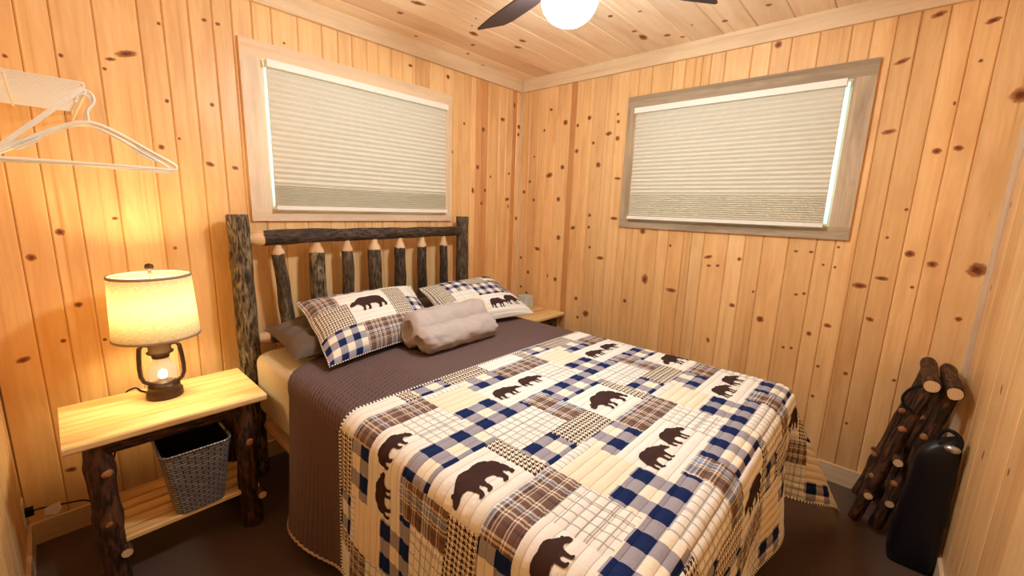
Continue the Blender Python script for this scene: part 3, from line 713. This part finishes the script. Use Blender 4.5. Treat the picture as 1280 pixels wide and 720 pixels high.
def q_point(U, V_, extra=0.0):
    pk = np.sin(U*55+np.sin(V_*31)*2)*.0009
    return drape_n(U, V_, QOFF, quilt_h(V_)+extra+pk, waves=1.0, seed=.6)
quilt = tag(empty('patchwork_quilt', (-1.52, -1.8, .76)), 'patchwork quilt with brown bear appliques, navy checks and plaids over the bed foot', 'quilt')
vsamp = np.arange(0, 400)*(STITCH/5)
def lin_samples(a, b, step, edge=.006):
    n = max(2, int(round((b-a)/step))); s = list(np.linspace(a, b, n+1))
    if b-a > 4*edge: s += [a+edge, b-edge]
    return np.array(sorted(set(np.round(s, 5))))
def stitch_samples(v0, v1):
    k0, k1 = math.ceil(v0/(STITCH/5)), math.floor(v1/(STITCH/5))
    s = [v0]+[k*STITCH/5 for k in range(k0, k1+1) if v0+.0015 < k*STITCH/5 < v1-.0015]+[v1]
    return np.array(s)
def bear_mesh(cx, cy, ln, flip, parent, surf, vlines):
    """cx,cy: centre of the silhouette in cloth coords; flip: facing +u"""
    bm = bmesh.new(); pts = []
    for bx_, by_ in BEAR:
        x = (bx_-.5)*ln*(-1 if flip else 1); y = (by_-.28)*ln; pts.append(bm.verts.new((cx+x, cy+y, 0)))
    e = [bm.edges.new((pts[i], pts[(i+1) % len(pts)])) for i in range(len(pts))]
    bmesh.ops.triangle_fill(bm, edges=e, use_beauty=True)
    for vl in vlines:
        bmesh.ops.bisect_plane(bm, geom=bm.verts[:]+bm.edges[:]+bm.faces[:], plane_co=(0, vl, 0), plane_no=(0, 1, 0))
    for k in range(-4, 5):
        bmesh.ops.bisect_plane(bm, geom=bm.verts[:]+bm.edges[:]+bm.faces[:], plane_co=(cx+k*ln/9, 0, 0), plane_no=(1, 0, 0))
    bm.verts.index_update(); UV = np.array([v.co[:2] for v in bm.verts]); fs = [[v.index for v in f.verts] for f in bm.faces]
    nrm = [f.normal.z for f in bm.faces] if False else None
    P = surf(UV[:, 0], UV[:, 1]); bm.free()
    # orient faces consistently in cloth space
    out = []
    for f in fs:
        a = sum(UV[f[i]][0]*UV[f[(i+1) % len(f)]][1]-UV[f[(i+1) % len(f)]][0]*UV[f[i]][1] for i in range(len(f)))
        out.append(f if a > 0 else f[::-1])
    m = MB(); m.add(P, out, [[UV[i] for i in f] for f in out], 0, True)
    return m.build('bear_applique', M['bear'], parent)
for ti in range(-2, 4):
    for tj in range(-1, 3):
        for kind, s0, s1, t0, t1 in PAT:
            u0, u1 = TX+ti*TW+s0, TX+ti*TW+s1; v1, v0 = TY-tj*TH-t0, TY-tj*TH-t1
            cu0, cu1, cv0, cv1 = max(u0, QU0), min(u1, QU1), max(v0, QV1), min(v1, QV0)
            if cu1-cu0 < .004 or cv1-cv0 < .004: continue
            us = lin_samples(cu0, cu1, .022); vs_ = stitch_samples(cv0, cv1)
            Ug, Vg = np.meshgrid(us, vs_)
            ed = np.minimum(np.minimum(Ug-cu0, cu1-Ug), np.minimum(Vg-cv0, cv1-Vg))
            P = q_point(Ug, Vg, -.0022*np.exp(-ed/.005))
            # print coordinates: gingham is laid so that its navy squares sit where the cloth shows them
            ou, ov = Ug-TX-ti*TW, TY-tj*TH-Vg
            if kind == 'G1': ou = ou+.015; ov = ov+.028
            if kind in ('G', 'G1'): ou = ou-.040+.02875; ov = ov-.187+.02646
            elif kind not in 'WPQ': ou = ou-s0; ov = ov-t0
            else: ou = ou-s0+.01*((ti*7+tj*3) % 5); ov = ov-t0+.0
            m = MB(); m.grid(P, ou, ov, 0, True, S=Vg/STITCH)
            pt = m.build('patch', M[{'B1': 'B', 'B2': 'B', 'G1': 'G'}.get(kind, kind)], quilt)
            full = lambda a, b: a > QU0+.01 and b < QU1-.01 and v0 > QV1 and v1 < QV0
            surf = lambda a, b: q_point(a, b, .0016)
            vl = [k*STITCH/5 for k in range(math.ceil(v0/(STITCH/5)), math.floor(v1/(STITCH/5))+1)]
            if kind == 'B1' and full(u0, u1): bear_mesh(u0+.118, TY-tj*TH-.500, .205, False, pt, surf, vl)
            if kind == 'B2' and full(u0, u1):
                bear_mesh(u0+.092, TY-tj*TH-.174, .150, True, pt, surf, vl); bear_mesh(u0+.250, TY-tj*TH-.166, .140, True, pt, surf, vl)
us = np.linspace(QU0, QU1, 110); vs_ = np.linspace(QV1, QV0, 80); Ug, Vg = np.meshgrid(us, vs_)
m = MB(); m.grid(drape_n(Ug, Vg, QOFF, np.full(Ug.shape, -.005), waves=1.0, seed=.6), Ug, Vg, 0, True, flip=True); m.build('backing', M['batting'], quilt)
def edge_line(us, vs_): return [tuple(q) for q in drape_n(np.asarray(us, float), np.asarray(vs_, float), QOFF, np.full(len(us), .001), waves=1.0, seed=.6)]
n = 120
for L_ in (edge_line(np.linspace(QU0, QU1, n), np.full(n, QV0)), edge_line(np.linspace(QU0, QU1, n), np.full(n, QV1)), edge_line(np.full(n, QU0), np.linspace(QV0, QV1, n)), edge_line(np.full(n, QU1), np.linspace(QV0, QV1, n))):
    m = MB(); m.sweep(L_, .0048, 7); m.build('binding', M['bind'], quilt)

# ------------------------------------------------------------------ pillows
def pillow_fn(BL, BR, TR_, TL, thick, pinch=.05, wr=0.0, seed=0, low=.2, ep=.55):
    BL, BR, TR_, TL = map(np.array, (BL, BR, TR_, TL))
    nrm = np.cross(BR-BL, TL-BL); nrm = nrm/np.linalg.norm(nrm)
    def fn(A, B, side=1, extra=0.0):
        A = np.asarray(A, float); B = np.asarray(B, float)      # A: left to right, B: top to bottom
        px, py = 2*A-1, 2*B-1
        px2 = px*(1-pinch*(1-py**2)*px**2)+.006*np.sin(py*9+seed)*px**4; py2 = py*(1-pinch*1.3*(1-px**2)*py**2)
        a, b = (px2+1)/2, (py2+1)/2
        base = (1-a)[..., None]*((1-b)[..., None]*TL+b[..., None]*BL)+a[..., None]*((1-b)[..., None]*TR_+b[..., None]*BR)
        prof = np.maximum(0, (1-np.abs(px)**3.0))*np.maximum(0, (1-np.abs(py)**2.6))
        h = thick*prof**ep
        if wr: h = h+wr*(np.sin(px*9+py*5+seed)*np.cos(py*8-px*3+seed))*prof**.3+wr*.6*np.sin(px*17-py*11+seed)*prof**.5
        return base+nrm*((h*side if side > 0 else -h*low)+extra)[..., None]
    return fn
def pillow(label, fn, W_, H_, pats, bears, group):
    c = fn(np.array([.5]), np.array([.5]))[0]
    root = tag(empty('patchwork_pillow', (c[0], c[1], c[2]-.1)), label, 'pillow', group)
    st = .0353/H_
    for kind, a0, a1, b0, b1 in pats:
        na = max(3, int((a1-a0)*W_/.022)); nb = max(4, int((b1-b0)*H_/.0075))
        A, B = np.meshgrid(np.linspace(a0, a1, na+1), np.linspace(b0, b1, nb+1))
        ed = np.minimum(np.minimum(A-a0, a1-A)*W_, np.minimum(B-b0, b1-B)*H_)
        P = fn(A, B, 1, .003*np.abs(np.sin(PI*B/st))**.7-.002*np.exp(-ed/.005))
        m = MB(); k_ = {'G': 1.45, 'P': 1.4, 'Q': 1.4, 'H': 1.15}.get(kind, 1.0)   # smaller prints than on the quilt
        m.grid(P, (A-a0)*W_*k_+.02, (B-b0)*H_*k_+.03, 0, True, flip=True, S=B/st)
        pt = m.build('patch', M[kind], root)
        for (ba, bb, ln, flip) in bears:
            if a0 <= ba <= a1 and b0 <= bb <= b1:
                vl = [-k*.0075 for k in range(0, int(H_/.0075))]
                bear_mesh(ba*W_, -bb*H_, ln, flip, pt, lambda u_, v_: fn(u_/W_, -v_/H_, 1, .003*np.abs(np.sin(PI*(-v_/H_)/st))**.7+.0018), vl)
    A, B = np.meshgrid(np.linspace(0, 1, 33), np.linspace(0, 1, 25))
    m = MB(); m.grid(fn(A, B, -1), A*W_, B*H_, 0, True); m.build('back', M['B'], root)
    q = np.linspace(0, 1, 40)
    ring = np.concatenate([fn(q, 0*q), fn(0*q+1, q)[1:], fn(1-q, 0*q+1)[1:], fn(0*q, 1-q)[1:-1]])
    m = MB(); m.sweep([tuple(v) for v in ring], .0035, 6, closed=True); m.build('piping', M['bind'], root)
    return root
p1 = pillow_fn((-2.165, -.815, .795), (-1.475, -.725, .805), (-1.405, -.335, 1.005), (-2.105, -.325, .995), .085, .05)
pillow('patchwork pillow with one walking bear in the middle, nearest the lamp', p1, .71, .48, [
    ('P', 0, .22, 0, .36), ('H', 0, .27, .36, .70), ('G', 0, .31, .70, 1), ('G', .22, .62, 0, .13), ('B', .22, .62, .13, .36), ('B', .27, .62, .36, .70),
    ('H', .62, .80, .13, .70), ('S', .62, 1, 0, .13), ('S', .80, 1, .13, .40), ('G', .80, 1, .40, .70), ('P', .31, .84, .70, 1), ('Q', .84, 1, .70, 1)], [(.435, .42, .215, False)], 'patchwork pillows')
p2 = pillow_fn((-1.395, -.73, .805), (-.700, -.80, .797), (-.715, -.345, 1.000), (-1.385, -.40, .995), .085, .05)
pillow('patchwork pillow with two small bears, on the far side of the bed', p2, .72, .48, [
    ('H', 0, .17, 0, .6), ('G', .17, .45, 0, .42), ('H', .45, .72, 0, .30), ('B', .72, 1, 0, .25), ('G', .45, .80, .30, .60), ('P', .80, 1, .25, .60), ('P', .72, .80, .25, .30),
    ('S', .17, .45, .42, .60), ('C', 0, .45, .60, 1), ('B', .45, 1, .60, 1)], [(.595, .80, .155, True), (.80, .77, .165, True), (.86, .11, .15, True)], 'patchwork pillows')
def plain_pillow(label, fn, W_, H_, mat, group, kind='sleeping_pillow'):
    A, B = np.meshgrid(np.linspace(0, 1, 49), np.linspace(0, 1, 37))
    m = MB(); m.grid(fn(A, B, 1), A*W_, B*H_, 0, True, flip=True); m.grid(fn(A, B, -1), A*W_, B*H_, 0, True)
    o = m.build(kind, mat); tag(o, label, 'pillow', group); return o
g1 = pillow_fn((-2.245, -.640, .800), (-1.56, -.60, .790), (-1.56, -.21, .845), (-2.240, -.225, .850), .078, .05, .014, 1.0, .4, .42)
plain_pillow('rumpled grey-brown pillow behind the patchwork pillow nearest the lamp', g1, .68, .45, M['greycase'], 'grey-brown sleeping pillows')
g2 = pillow_fn((-1.48, -.635, .795), (-.735, -.625, .795), (-.765, -.215, .860), (-1.48, -.205, .855), .060, .03, .008, 3.0, .5, .38)
plain_pillow('grey-brown pillow under the patchwork pillow on the far side', g2, .72, .45, M['greycase'], 'grey-brown sleeping pillows')

# rolled plush blanket: two soft lobes seen from the side, spiral end
def roll():
    root = tag(empty('rolled_blanket', (-1.47, -.86, .765)), 'grey plush blanket rolled up in front of the two patchwork pillows', 'blanket')
    def tube(cy, cz, ry, rz, x0, x1, seed, name, skew):
        n, mseg = 40, 44; P = np.zeros((mseg+1, n+1, 3)); 
        for j in range(mseg+1):
            t = j/mseg; e = min(t, 1-t)*(x1-x0); k = math.sqrt(max(0, 1-max(0, 1-e/.045)**2))*.30+.70
            if j in (0, mseg): k = .62
            for i in range(n+1):
                a = 2*PI*(i % n)/n; x = x0+(x1-x0)*t
                wr = 1+.085*noise.noise(Vector((x*13, math.cos(a)*1.4+seed, math.sin(a)*1.4)))+.055*noise.noise(Vector((x*26, math.cos(a)*3+seed, math.sin(a)*3)))
                wr -= .55*max(0, .15-abs(noise.noise(Vector((x*9+seed, math.cos(a)*1.8, math.sin(a)*1.8-seed)))))
                wr -= .35*max(0, .12-abs(noise.noise(Vector((x*17-seed, math.cos(a)*2.6, math.sin(a)*2.6+seed)))))
                wr += .045*math.sin(a*7+seed)*math.exp(-e/.06)
                P[j, i] = (x+skew*math.sin(a)*.012, cy+(x-x0)*.045+ry*k*wr*math.cos(a), max(cz+rz*k*wr*math.sin(a), .770))
        A, B = np.meshgrid(np.arange(n+1)/n, np.arange(mseg+1)/mseg)
        m = MB(); m.grid(P, A, B, 0, True)
        # end faces: a coil that steps inward
        for j, sg in ((0, -1), (mseg, 1)):
            ring = P[j, :n]; c = ring.mean(0); rings = [ring]
            for s_, dx in ((.86, .006), (.80, -.012), (.62, -.004), (.55, -.020), (.36, -.008), (.30, -.026), (.10, -.020)):
                r2 = c+(ring-c)*s_; r2[:, 0] = ring[:, 0]*s_+c[0]*(1-s_)+sg*dx; rings.append(r2)
            vs_ = np.concatenate(rings); fs = []
            for q in range(len(rings)-1):
                for i in range(n):
                    f = (q*n+i, (q+1)*n+i, (q+1)*n+(i+1) % n, q*n+(i+1) % n); fs.append(f if sg > 0 else f[::-1])
            last = [(len(rings)-1)*n+i for i in range(n)]; fs.append(last)
            m.add(vs_, fs, None, 0, True)
        return m.build(name, M['plush'], root)
    tube(-.802, .876, .090, .100, -1.745, -1.215, 1.0, 'rolled_coil', 1)
    tube(-.915, .842, .078, .072, -1.745, -1.225, 4.0, 'folded_flap', -1)
roll()

# ------------------------------------------------------------------ nightstands
NX, NY = -2.678, -.365
ns = tag(empty('log_nightstand', (NX, NY, 0)), 'pine nightstand with log legs and slatted shelf, carrying the lantern lamp', 'nightstand', 'log nightstands')
nx0, nx1, ny0, ny1, nz = -3.000, -2.355, -.583, -.150, .65
bw = [0, .098, .215, .33, 1.0]
cuts = [ny0, ny0+.115, ny0+.205, ny0+.325, ny1]
for k in range(4):
    m = MB(); b = .006; y0, y1 = cuts[k]+.0006, cuts[k+1]-.0006; zb = nz-.030
    prof = [(y0, zb+b), (y0+b, zb), (y1, zb), (y1, nz-.0015), (y1-.0015, nz), (y0+(b if k == 0 else .0015), nz), (y0, nz-(b if k == 0 else .0015))]
    m.prism(prof, 'x', nx0, nx1)
    m.build('top_board', M['tablepine'], ns, col=[(1, 1, 1), (.97, .93, .86), (1.04, 1.02, 1), (.98, .95, .9)][k])
make_log('apron', (nx0+.07, ny0+.055, nz-.062), (nx1-.07, ny0+.055, nz-.062), .026, .026, 'bark_deep', ns, 51, 12, 8, .10, .003)
make_log('apron', (nx0+.07, ny1-.055, nz-.062), (nx1-.07, ny1-.055, nz-.062), .026, .026, 'bark_deep', ns, 52, 12, 8, .10, .003)
def knotty_leg(x, y, sd, kn):
    lg = make_log('leg', (x, y, 0), (x, y, nz-.031), .042, .036, 'bark_deep', ns, sd, 16, 18, .18, .008, knobs=[(k_, .22) for k_, _ in kn])
    for k_, a in kn:
        z = k_*(nz-.03); d = Vector((math.cos(a), math.sin(a), 0)); p0 = Vector((x, y, z))
        m = MB(); m.sweep([p0+d*.030, p0+d*.043, p0+d*.047], [.022, .016, .009], 10, 0, 0, .25, sd); m.build('knot', M['legknot'], lg)
for x, y, sd, kn in ((nx0+.085, ny0+.060, 61, [(.80, -1.1), (.48, -1.7)]), (nx1-.085, ny0+.060, 62, [(.70, -1.4)]), (nx0+.085, ny1-.060, 63, [(.6, -1.0)]), (nx1-.085, ny1-.060, 64, [(.5, -1.9)])):
    knotty_leg(x, y, sd, kn)
for x in (nx0+.085, nx1-.085):
    make_log('stretcher', (x+.035, ny0+.005, .155), (x+.035, ny1-.005, .155), .020, .020, 'bark_deep', ns, 66, 10, 8, .08, .002)
for k in range(5):
    y0 = ny0+.045+k*.072
    m = MB(); m.prism([(y0, .178), (y0+.062, .178), (y0+.062, .192), (y0+.058, .196), (y0+.004, .196), (y0, .192)], 'x', nx0+.05, nx1-.05)
    m.build('shelf_slat', M['tablepine'], ns, col=(.92, .82, .7))
def copy_tree(o, parent=None):
    c = o.copy(); COL.objects.link(c); c.parent = parent
    for ch in [x for x in list(bpy.data.objects) if x.parent == o]: copy_tree(ch, c)
    return c
ns2 = copy_tree(ns); ns2.location.x += 2.338
tag(ns2, 'pine nightstand mostly hidden on the far side of the bed by the right wall', 'nightstand', 'log nightstands')
m = MB(); prof = rrect(-.165, -.060, -.275, -.165, .02, 3); m.prism(prof, 'z', .651, .752)
tag(m.build('tissue_box', M['paleblue']), 'small pale box standing on the far nightstand behind the pillow', 'box')

# ------------------------------------------------------------------ lantern lamp
LX, LY, LZ = -2.673, -.298, .65
lamp = tag(empty('lantern_lamp', (LX, LY, LZ)), 'dark lantern-shaped table lamp with a glowing linen drum shade', 'table lamp')
m = MB(); m.lathe([(0, LZ), (.064, LZ), (.066, LZ+.006), (.064, LZ+.030), (.054, LZ+.042), (.058, LZ+.046), (.056, LZ+.056), (.046, LZ+.066), (.034, LZ+.070), (0, LZ+.070)], LX, LY, 40); base_l = m.build('base', M['bronze'], lamp)
m = MB(); m.lathe([(.036, LZ+.068), (.050, LZ+.085), (.054, LZ+.105), (.049, LZ+.130), (.036, LZ+.155), (.029, LZ+.170), (.027, LZ+.180)], LX, LY, 32); m.build('glass_chimney', M['chimney'], lamp)
m = MB(); m.lathe([(.0005, LZ+.080), (.012, LZ+.084), (.017, LZ+.098), (.013, LZ+.116), (.0005, LZ+.124)], LX, LY, 16); m.build('small_bulb', M['bulb'], lamp)
m = MB(); m.lathe([(.030, LZ+.178), (.032, LZ+.186), (.030, LZ+.194), (.046, LZ+.200), (.048, LZ+.206), (.040, LZ+.210), (.040, LZ+.238), (.034, LZ+.246), (.034, LZ+.254), (.012, LZ+.262), (.009, LZ+.30), (0.0005, LZ+.30)], LX, LY, 32); m.build('collar', M['bronze'], lamp)
hd = Vector((1, -.25, 0)).normalized()
for s_ in (-1, 1):
    pts = [(.036, .236), (.056, .240), (.068, .226), (.072, .190), (.075, .140), (.074, .100), (.066, .076), (.050, .064), (.040, .058)]
    m = MB(); m.sweep([Vector((LX, LY, LZ+z))+hd*s_*r for r, z in pts], .0085, 10); m.build('handle', M['bronze'], lamp)
sz0, sz1, sr0, sr1 = .930, 1.192, .150, .139
m = MB(); m.lathe([(sr0, sz0), (sr1, sz1), (sr1-.003, sz1), (sr0-.003, sz0), (sr0, sz0)], LX, LY, 56); shd = m.build('lamp_shade', M['linen'], lamp)
for r, z in ((sr0, sz0), (sr1, sz1)):
    m = MB(); m.lathe([(r-.004, z-.005), (r+.0015, z-.005), (r+.0015, z+.005), (r-.004, z+.005), (r-.004, z-.005)], LX, LY, 56); m.build('shade_trim', M['hem'], shd)
m = MB()
for k in range(3):
    a = 2*PI*k/3+.4; m.sweep([(LX, LY, sz1-.012), (LX+(sr1-.003)*math.cos(a), LY+(sr1-.003)*math.sin(a), sz1-.006)], .002, 6)
m.build('spider', M['silver'], shd)
m = MB(); m.sweep([(LX, LY, LZ+.295), (LX, LY, 1.20)], .003, 6); m.build('stem', M['silver'], lamp)
m = MB(); m.lathe([(.0005, 1.198), (.007, 1.2), (.006, 1.210), (.012, 1.216), (.016, 1.226), (.013, 1.238), (.0005, 1.243)], LX, LY, 20); m.build('finial', M['bronze'], lamp)
ld = bpy.data.lights.new('bulb_light', 'POINT'); ld.energy = LAMP_WATTS; ld.color = LAMP_COLOR; ld.shadow_soft_size = .05
lo = link_obj('bulb_light', ld, lamp, (LX, LY, 1.07))

# ------------------------------------------------------------------ waste basket on the lower shelf
bk = tag(empty('waste_basket', (-2.625, -.46, .196)), 'silver-grey woven waste basket with black liner on the nightstand shelf', 'basket')
def basket_ring(sc, z, ins=0.0, n=6):
    c = (-2.625, -.455); hw, hd_ = .088*sc-ins, .088*sc-ins
    return [(c[0]+x, c[1]+y, z) for x, y in rrect(-hw, hw, -hd_, hd_, .035, n)]
def ring_mesh(mb, rings, mi=0, flip=False):
    k = len(rings[0]); vs_ = [p for r in rings for p in r]; fs, uvs = [], []
    Ls = [0]
    for i in range(k): Ls.append(Ls[-1]+math.dist(rings[0][i], rings[0][(i+1) % k]))
    for i in range(len(rings)-1):
        for j in range(k):
            f = [i*k+j, i*k+(j+1) % k, (i+1)*k+(j+1) % k, (i+1)*k+j]; z0, z1 = rings[i][0][2], rings[i+1][0][2]
            q = [(Ls[j], z0), (Ls[j+1], z0), (Ls[j+1], z1), (Ls[j], z1)]
            fs.append(f[::-1] if flip else f); uvs.append(q[::-1] if flip else q)
    mb.add(vs_, fs, uvs, mi, True)
    return vs_
m = MB(); ring_mesh(m, [basket_ring(1+.38*i/6, .197+.29*i/6) for i in range(7)])
m.add(basket_ring(1, .197), [list(range(len(basket_ring(1, .197))))[::-1]])
m.build('body', M['weave'], bk)
m = MB(); rg = basket_ring(1.38, .487); m.sweep(rg, .005, 6, closed=True); m.build('rim', M['weave'], bk)
m = MB(); ring_mesh(m, [basket_ring(1.38, .485, .006), basket_ring(1.2, .36, .010), basket_ring(1.05, .23, .012)], 0, True)
m.add(basket_ring(1.05, .23, .012), [list(range(len(basket_ring(1, 0))))])
m.build('liner', M['black'], bk)

# cord with paper tag, wall outlet
m = MB(); prof = rrect(-.115, -.045, .14, .26, .006, 2)
vsz = [(XL_+.0005, y, z) for y, z in prof]+[(XL_+.006, y, z) for y, z in prof]; n = len(prof)
m.add(vsz, [list(range(n))[::-1], [n+i for i in range(n)]]+[(i, (i+1) % n, n+(i+1) % n, n+i) for i in range(n)])
ol = m.build('wall_outlet', M['white']); tag(ol, 'pale outlet cover low on the left wall', 'outlet')
m = MB(); m.box(XL_+.006, XL_+.03, -.095, -.065, .185, .215); m.build('plug', M['black'], ol)
cpts = [(-3.12, -.08, .2), (-3.10, -.055, .185), (-3.07, -.045, .172), (-3.02, -.05, .165), (-2.97, -.06, .155), (-2.93, -.07, .12), (-2.90, -.09, .09), (-2.93, -.11, .10), (-2.90, -.10, .20), (-2.84, -.09, .40), (-2.80, -.085, .60), (-2.76, -.12, .652), (-2.74, -.19, .655), (-2.72, -.232, .656)]
def smooth_path(P, k=6):
    P = [Vector(p) for p in P]; out = []
    for i in range(len(P)-1):
        p0, p1, p2, p3 = P[max(i-1, 0)], P[i], P[i+1], P[min(i+2, len(P)-1)]
        for j in range(k):
            t = j/k; out.append(.5*((2*p1)+(-p0+p2)*t+(2*p0-5*p1+4*p2-p3)*t*t+(-p0+3*p1-3*p2+p3)*t**3))
    return out+[P[-1]]
m = MB(); m.sweep(smooth_path(cpts), .0035, 7); cord = m.build('power_cord', M['black']); tag(cord, 'thin dark lamp cord with a white tag behind the nightstand leg', 'cord')
m = MB(); vs_ = [(-3.092, -.052, .178), (-3.045, -.048, .186), (-3.043, -.058, .155), (-3.060, -.064, .138), (-3.094, -.060, .152)]
m.add(vs_+[(x, y-.001, z) for x, y, z in vs_], [(0, 1, 2, 3, 4), (9, 8, 7, 6, 5)]+[(i, 5+i, 5+(i+1) % 5, (i+1) % 5) for i in range(5)]); m.build('paper_tag', M['paper'], cord)

# ------------------------------------------------------------------ wire shelf and hangers
WZ, WX1, WY0, WY1 = 1.850, -2.818, -.705, -.008
ws = tag(empty('wire_shelf', (XL_, -.35, WZ)), 'white wire closet shelf on the left wall with a sloping brace', 'shelf')
for x, z, r in ((XL_+.008, WZ, .0035), (-2.975, WZ-.003, .0035), (WX1, WZ, .0035), (WX1, WZ-.030, .0038)):
    m = MB(); m.sweep([(x, WY0, z), (x, WY1, z)], r, 8); m.build('long_rod', M['wire'], ws)
nw = 31
for k in range(nw):
    y = WY0+.004+(WY1-WY0-.008)*k/(nw-1)
    m = MB(); m.sweep([(XL_+.006, y, WZ+.003), (WX1-.003, y, WZ+.003), (WX1+.002, y, WZ-.002), (WX1+.002, y, WZ-.032)], .0019, 5); m.build('cross_wire', M['wire'], ws)
m = MB(); b0, b1 = Vector((WX1, WY0+.004, WZ-.012)), Vector((XL_+.008, WY0+.004, WZ-.345)); dd = (b1-b0).normalized(); nn = Vector((-dd.z, 0, dd.x))
wv = Vector((0, .007, 0)); tt = nn*.006
P8 = [b0-wv-tt, b0+wv-tt, b0+wv+tt, b0-wv+tt, b1-wv-tt, b1+wv-tt, b1+wv+tt, b1-wv+tt]
m.add(P8, [(3, 2, 1, 0), (4, 5, 6, 7), (0, 1, 5, 4), (1, 2, 6, 5), (2, 3, 7, 6), (3, 0, 4, 7)]); m.build('brace', M['wire'], ws)
def hanger(y, rot, tiltz, label):
    HX, HZ = WX1+.001, WZ-.030+.0055          # hook rides on the lower front rod
    c, s_ = math.cos(rot), math.sin(rot)
    def W(a, z, t=0.0):
        a2 = a*math.cos(tiltz)-z*math.sin(tiltz); z2 = a*math.sin(tiltz)+z*math.cos(tiltz)
        return Vector((HX+a2*c-t*s_, y+a2*s_+t*c, HZ+z2))
    root = tag(empty('clothes_hanger', (HX, y, HZ-.22)), label, 'hanger', 'white plastic hangers')
    hk = [(-.018, -.020), (-.019, -.006), (-.012, .004), (0, .007), (.013, .003), (.019, -.010), (.017, -.026), (.006, -.042), (0, -.056), (0, -.086)]
    m = MB(); m.sweep(smooth_path([W(a, z) for a, z in hk], 4), .0042, 8); m.build('hook', M['white'], root)
    arm = [(0, -.086), (.03, -.092), (.08, -.118), (.13, -.150), (.175, -.178), (.200, -.194), (.207, -.204), (.200, -.213), (.16, -.213), (.08, -.212), (0, -.212)]
    full = [W(a, z) for a, z in arm]+[W(-a, z) for a, z in arm[::-1][1:-1]]
    m = MB(); m.sweep(smooth_path(full+[full[0]], 3)[:-1], .0058, 8, closed=True); m.build('frame', M['white'], root)
    for sg in (-1, 1):
        m = MB(); m.sweep(smooth_path([W(sg*a, z) for a, z in ((.105, -.136), (.118, -.152), (.140, -.166), (.160, -.178), (.168, -.176))], 3), .003, 6); m.build('strap_notch', M['white'], root)
for y, r, tz, lb in ((-.690, .03, .00, 'white plastic hanger nearest the brace end of the wire shelf'), (-.655, -.05, .015, 'white plastic hanger, second from the brace end of the shelf'), (-.610, .07, -.02, 'white plastic hanger farthest from the brace end of the shelf')):
    hanger(y, r, tz, lb)

# ------------------------------------------------------------------ folded log luggage rack and bag in the near corner
rk = tag(empty('folding_log_rack', (-.24, -2.76, 0)), 'folded rustic log luggage rack leaning in the corner by the bag', 'luggage rack')
NXR, FXR = -.415, -.06
def rack_frame(ty, tz, by, bz, sd):
    make_log('top_rail', (NXR-.012, ty, tz), (FXR+.012, ty, tz+.01), .031, .030, 'bark_deep', rk, sd, 14, 10, .14, .004)
    for x in (NXR+.055, FXR-.04):
        lg = make_log('leg', (x, ty, tz-.02), (x, by, bz), 0.024, .026, 'bark_deep', rk, sd+x, 14, 14, .24, .014, knobs=[(.35, .2), (.7, .22)])
        for kt, a in ((.30, 2.6), (.66, 2.2)):
            q = Vector((x, ty+(by-ty)*kt, tz-.02+(bz-tz+.02)*kt)); d = Vector((math.cos(a), math.sin(a), .1)).normalized()
            m = MB(); m.sweep([q+d*.018, q+d*.029, q+d*.033], [.017, .013, .007], 10, 0, 0, .2, sd); m.build('knot', M['legknot'], lg)
    k = .78; y, z = ty+(by-ty)*k, tz+(bz-tz)*k
    make_log('stretcher', (NXR+.0, y, z), (FXR+.0, y, z), .020, .020, 'bark_deep', rk, sd+2, 10, 8, .1, .003)
rack_frame(-2.815, .815, -2.655, .032, 71)
rack_frame(-2.888, .803, -2.735, .032, 81)
make_log('stretcher', (NXR-.02, -2.765, .425), (FXR, -2.765, .425), .021, .021, 'bark_deep', rk, 91, 10, 8, .1, .003)
m = MB(); m.sweep(smooth_path([(NXR+.02, -2.79, .80), (NXR+.02, -2.755, .775), (NXR+.02, -2.735, .73), (NXR+.02, -2.745, .69), (NXR+.02, -2.775, .675)], 4), .006, 8); m.build('strap', M['black'], rk)
bg = tag(empty('black_bag', (-.49, -2.86, 0)), 'tall glossy black bag with a silver clasp leaning in the corner', 'bag')
def bag_section(z):
    t = z/.635; y0 = -2.945+.004*t; y1 = -2.775-.035*t-.08*max(0, (t-.80)/.2)**2; x0 = -.545+.02*t+.03*max(0, (t-.85)/.15)**2; x1 = -.440
    return x0, x1, y0, y1
m = MB(); rings = []
for i in range(25):
    t = i/24; z = .002+.633*t; x0, x1, y0, y1 = bag_section(z); e = min(1, math.sqrt(max(0, 1-max(0, (t-.90)/.10)**2))*.75+.25) if t > .9 else min(1, .85+t*2)
    cx, cy = (x0+x1)/2, (y0+y1)/2; ring = []
    for x, y in rrect(x0, x1, y0, y1, .032, 5):
        w_ = .006*noise.noise(Vector((x*14, y*14, z*9)))
        ring.append((cx+(x-cx)*e+w_, cy+(y-cy)*e+w_, z))
    rings.append(ring)
ring_mesh(m, rings); k = len(rings[0]); m.add(rings[-1], [list(range(k))]); m.add(rings[0], [list(range(k))[::-1]])
m.build('body', M['bag'], bg)
m = MB(); cxy = Vector((-.535, -2.905, .600)); prof = []
for i in range(7):
    for j in range(12):
        a = PI/2*i/6; b = 2*PI*j/12; prof.append((cxy.x-.018*math.cos(a), cxy.y+.026*math.sin(a)*math.cos(b), cxy.z+.018*math.sin(a)*math.sin(b)))
m.add(prof, [(i*12+j, i*12+(j+1) % 12, (i+1)*12+(j+1) % 12, (i+1)*12+j) for i in range(6) for j in range(12)], None, 0, True); m.build('clasp', M['silver'], bg)
m = MB(); m.sweep(smooth_path([(-.53, -2.925, .60), (-.52, -2.925, .64), (-.51, -2.90, .665), (-.51, -2.87, .66), (-.52, -2.855, .615)], 4), .008, 8); m.build('carry_handle', M['black'], bg)
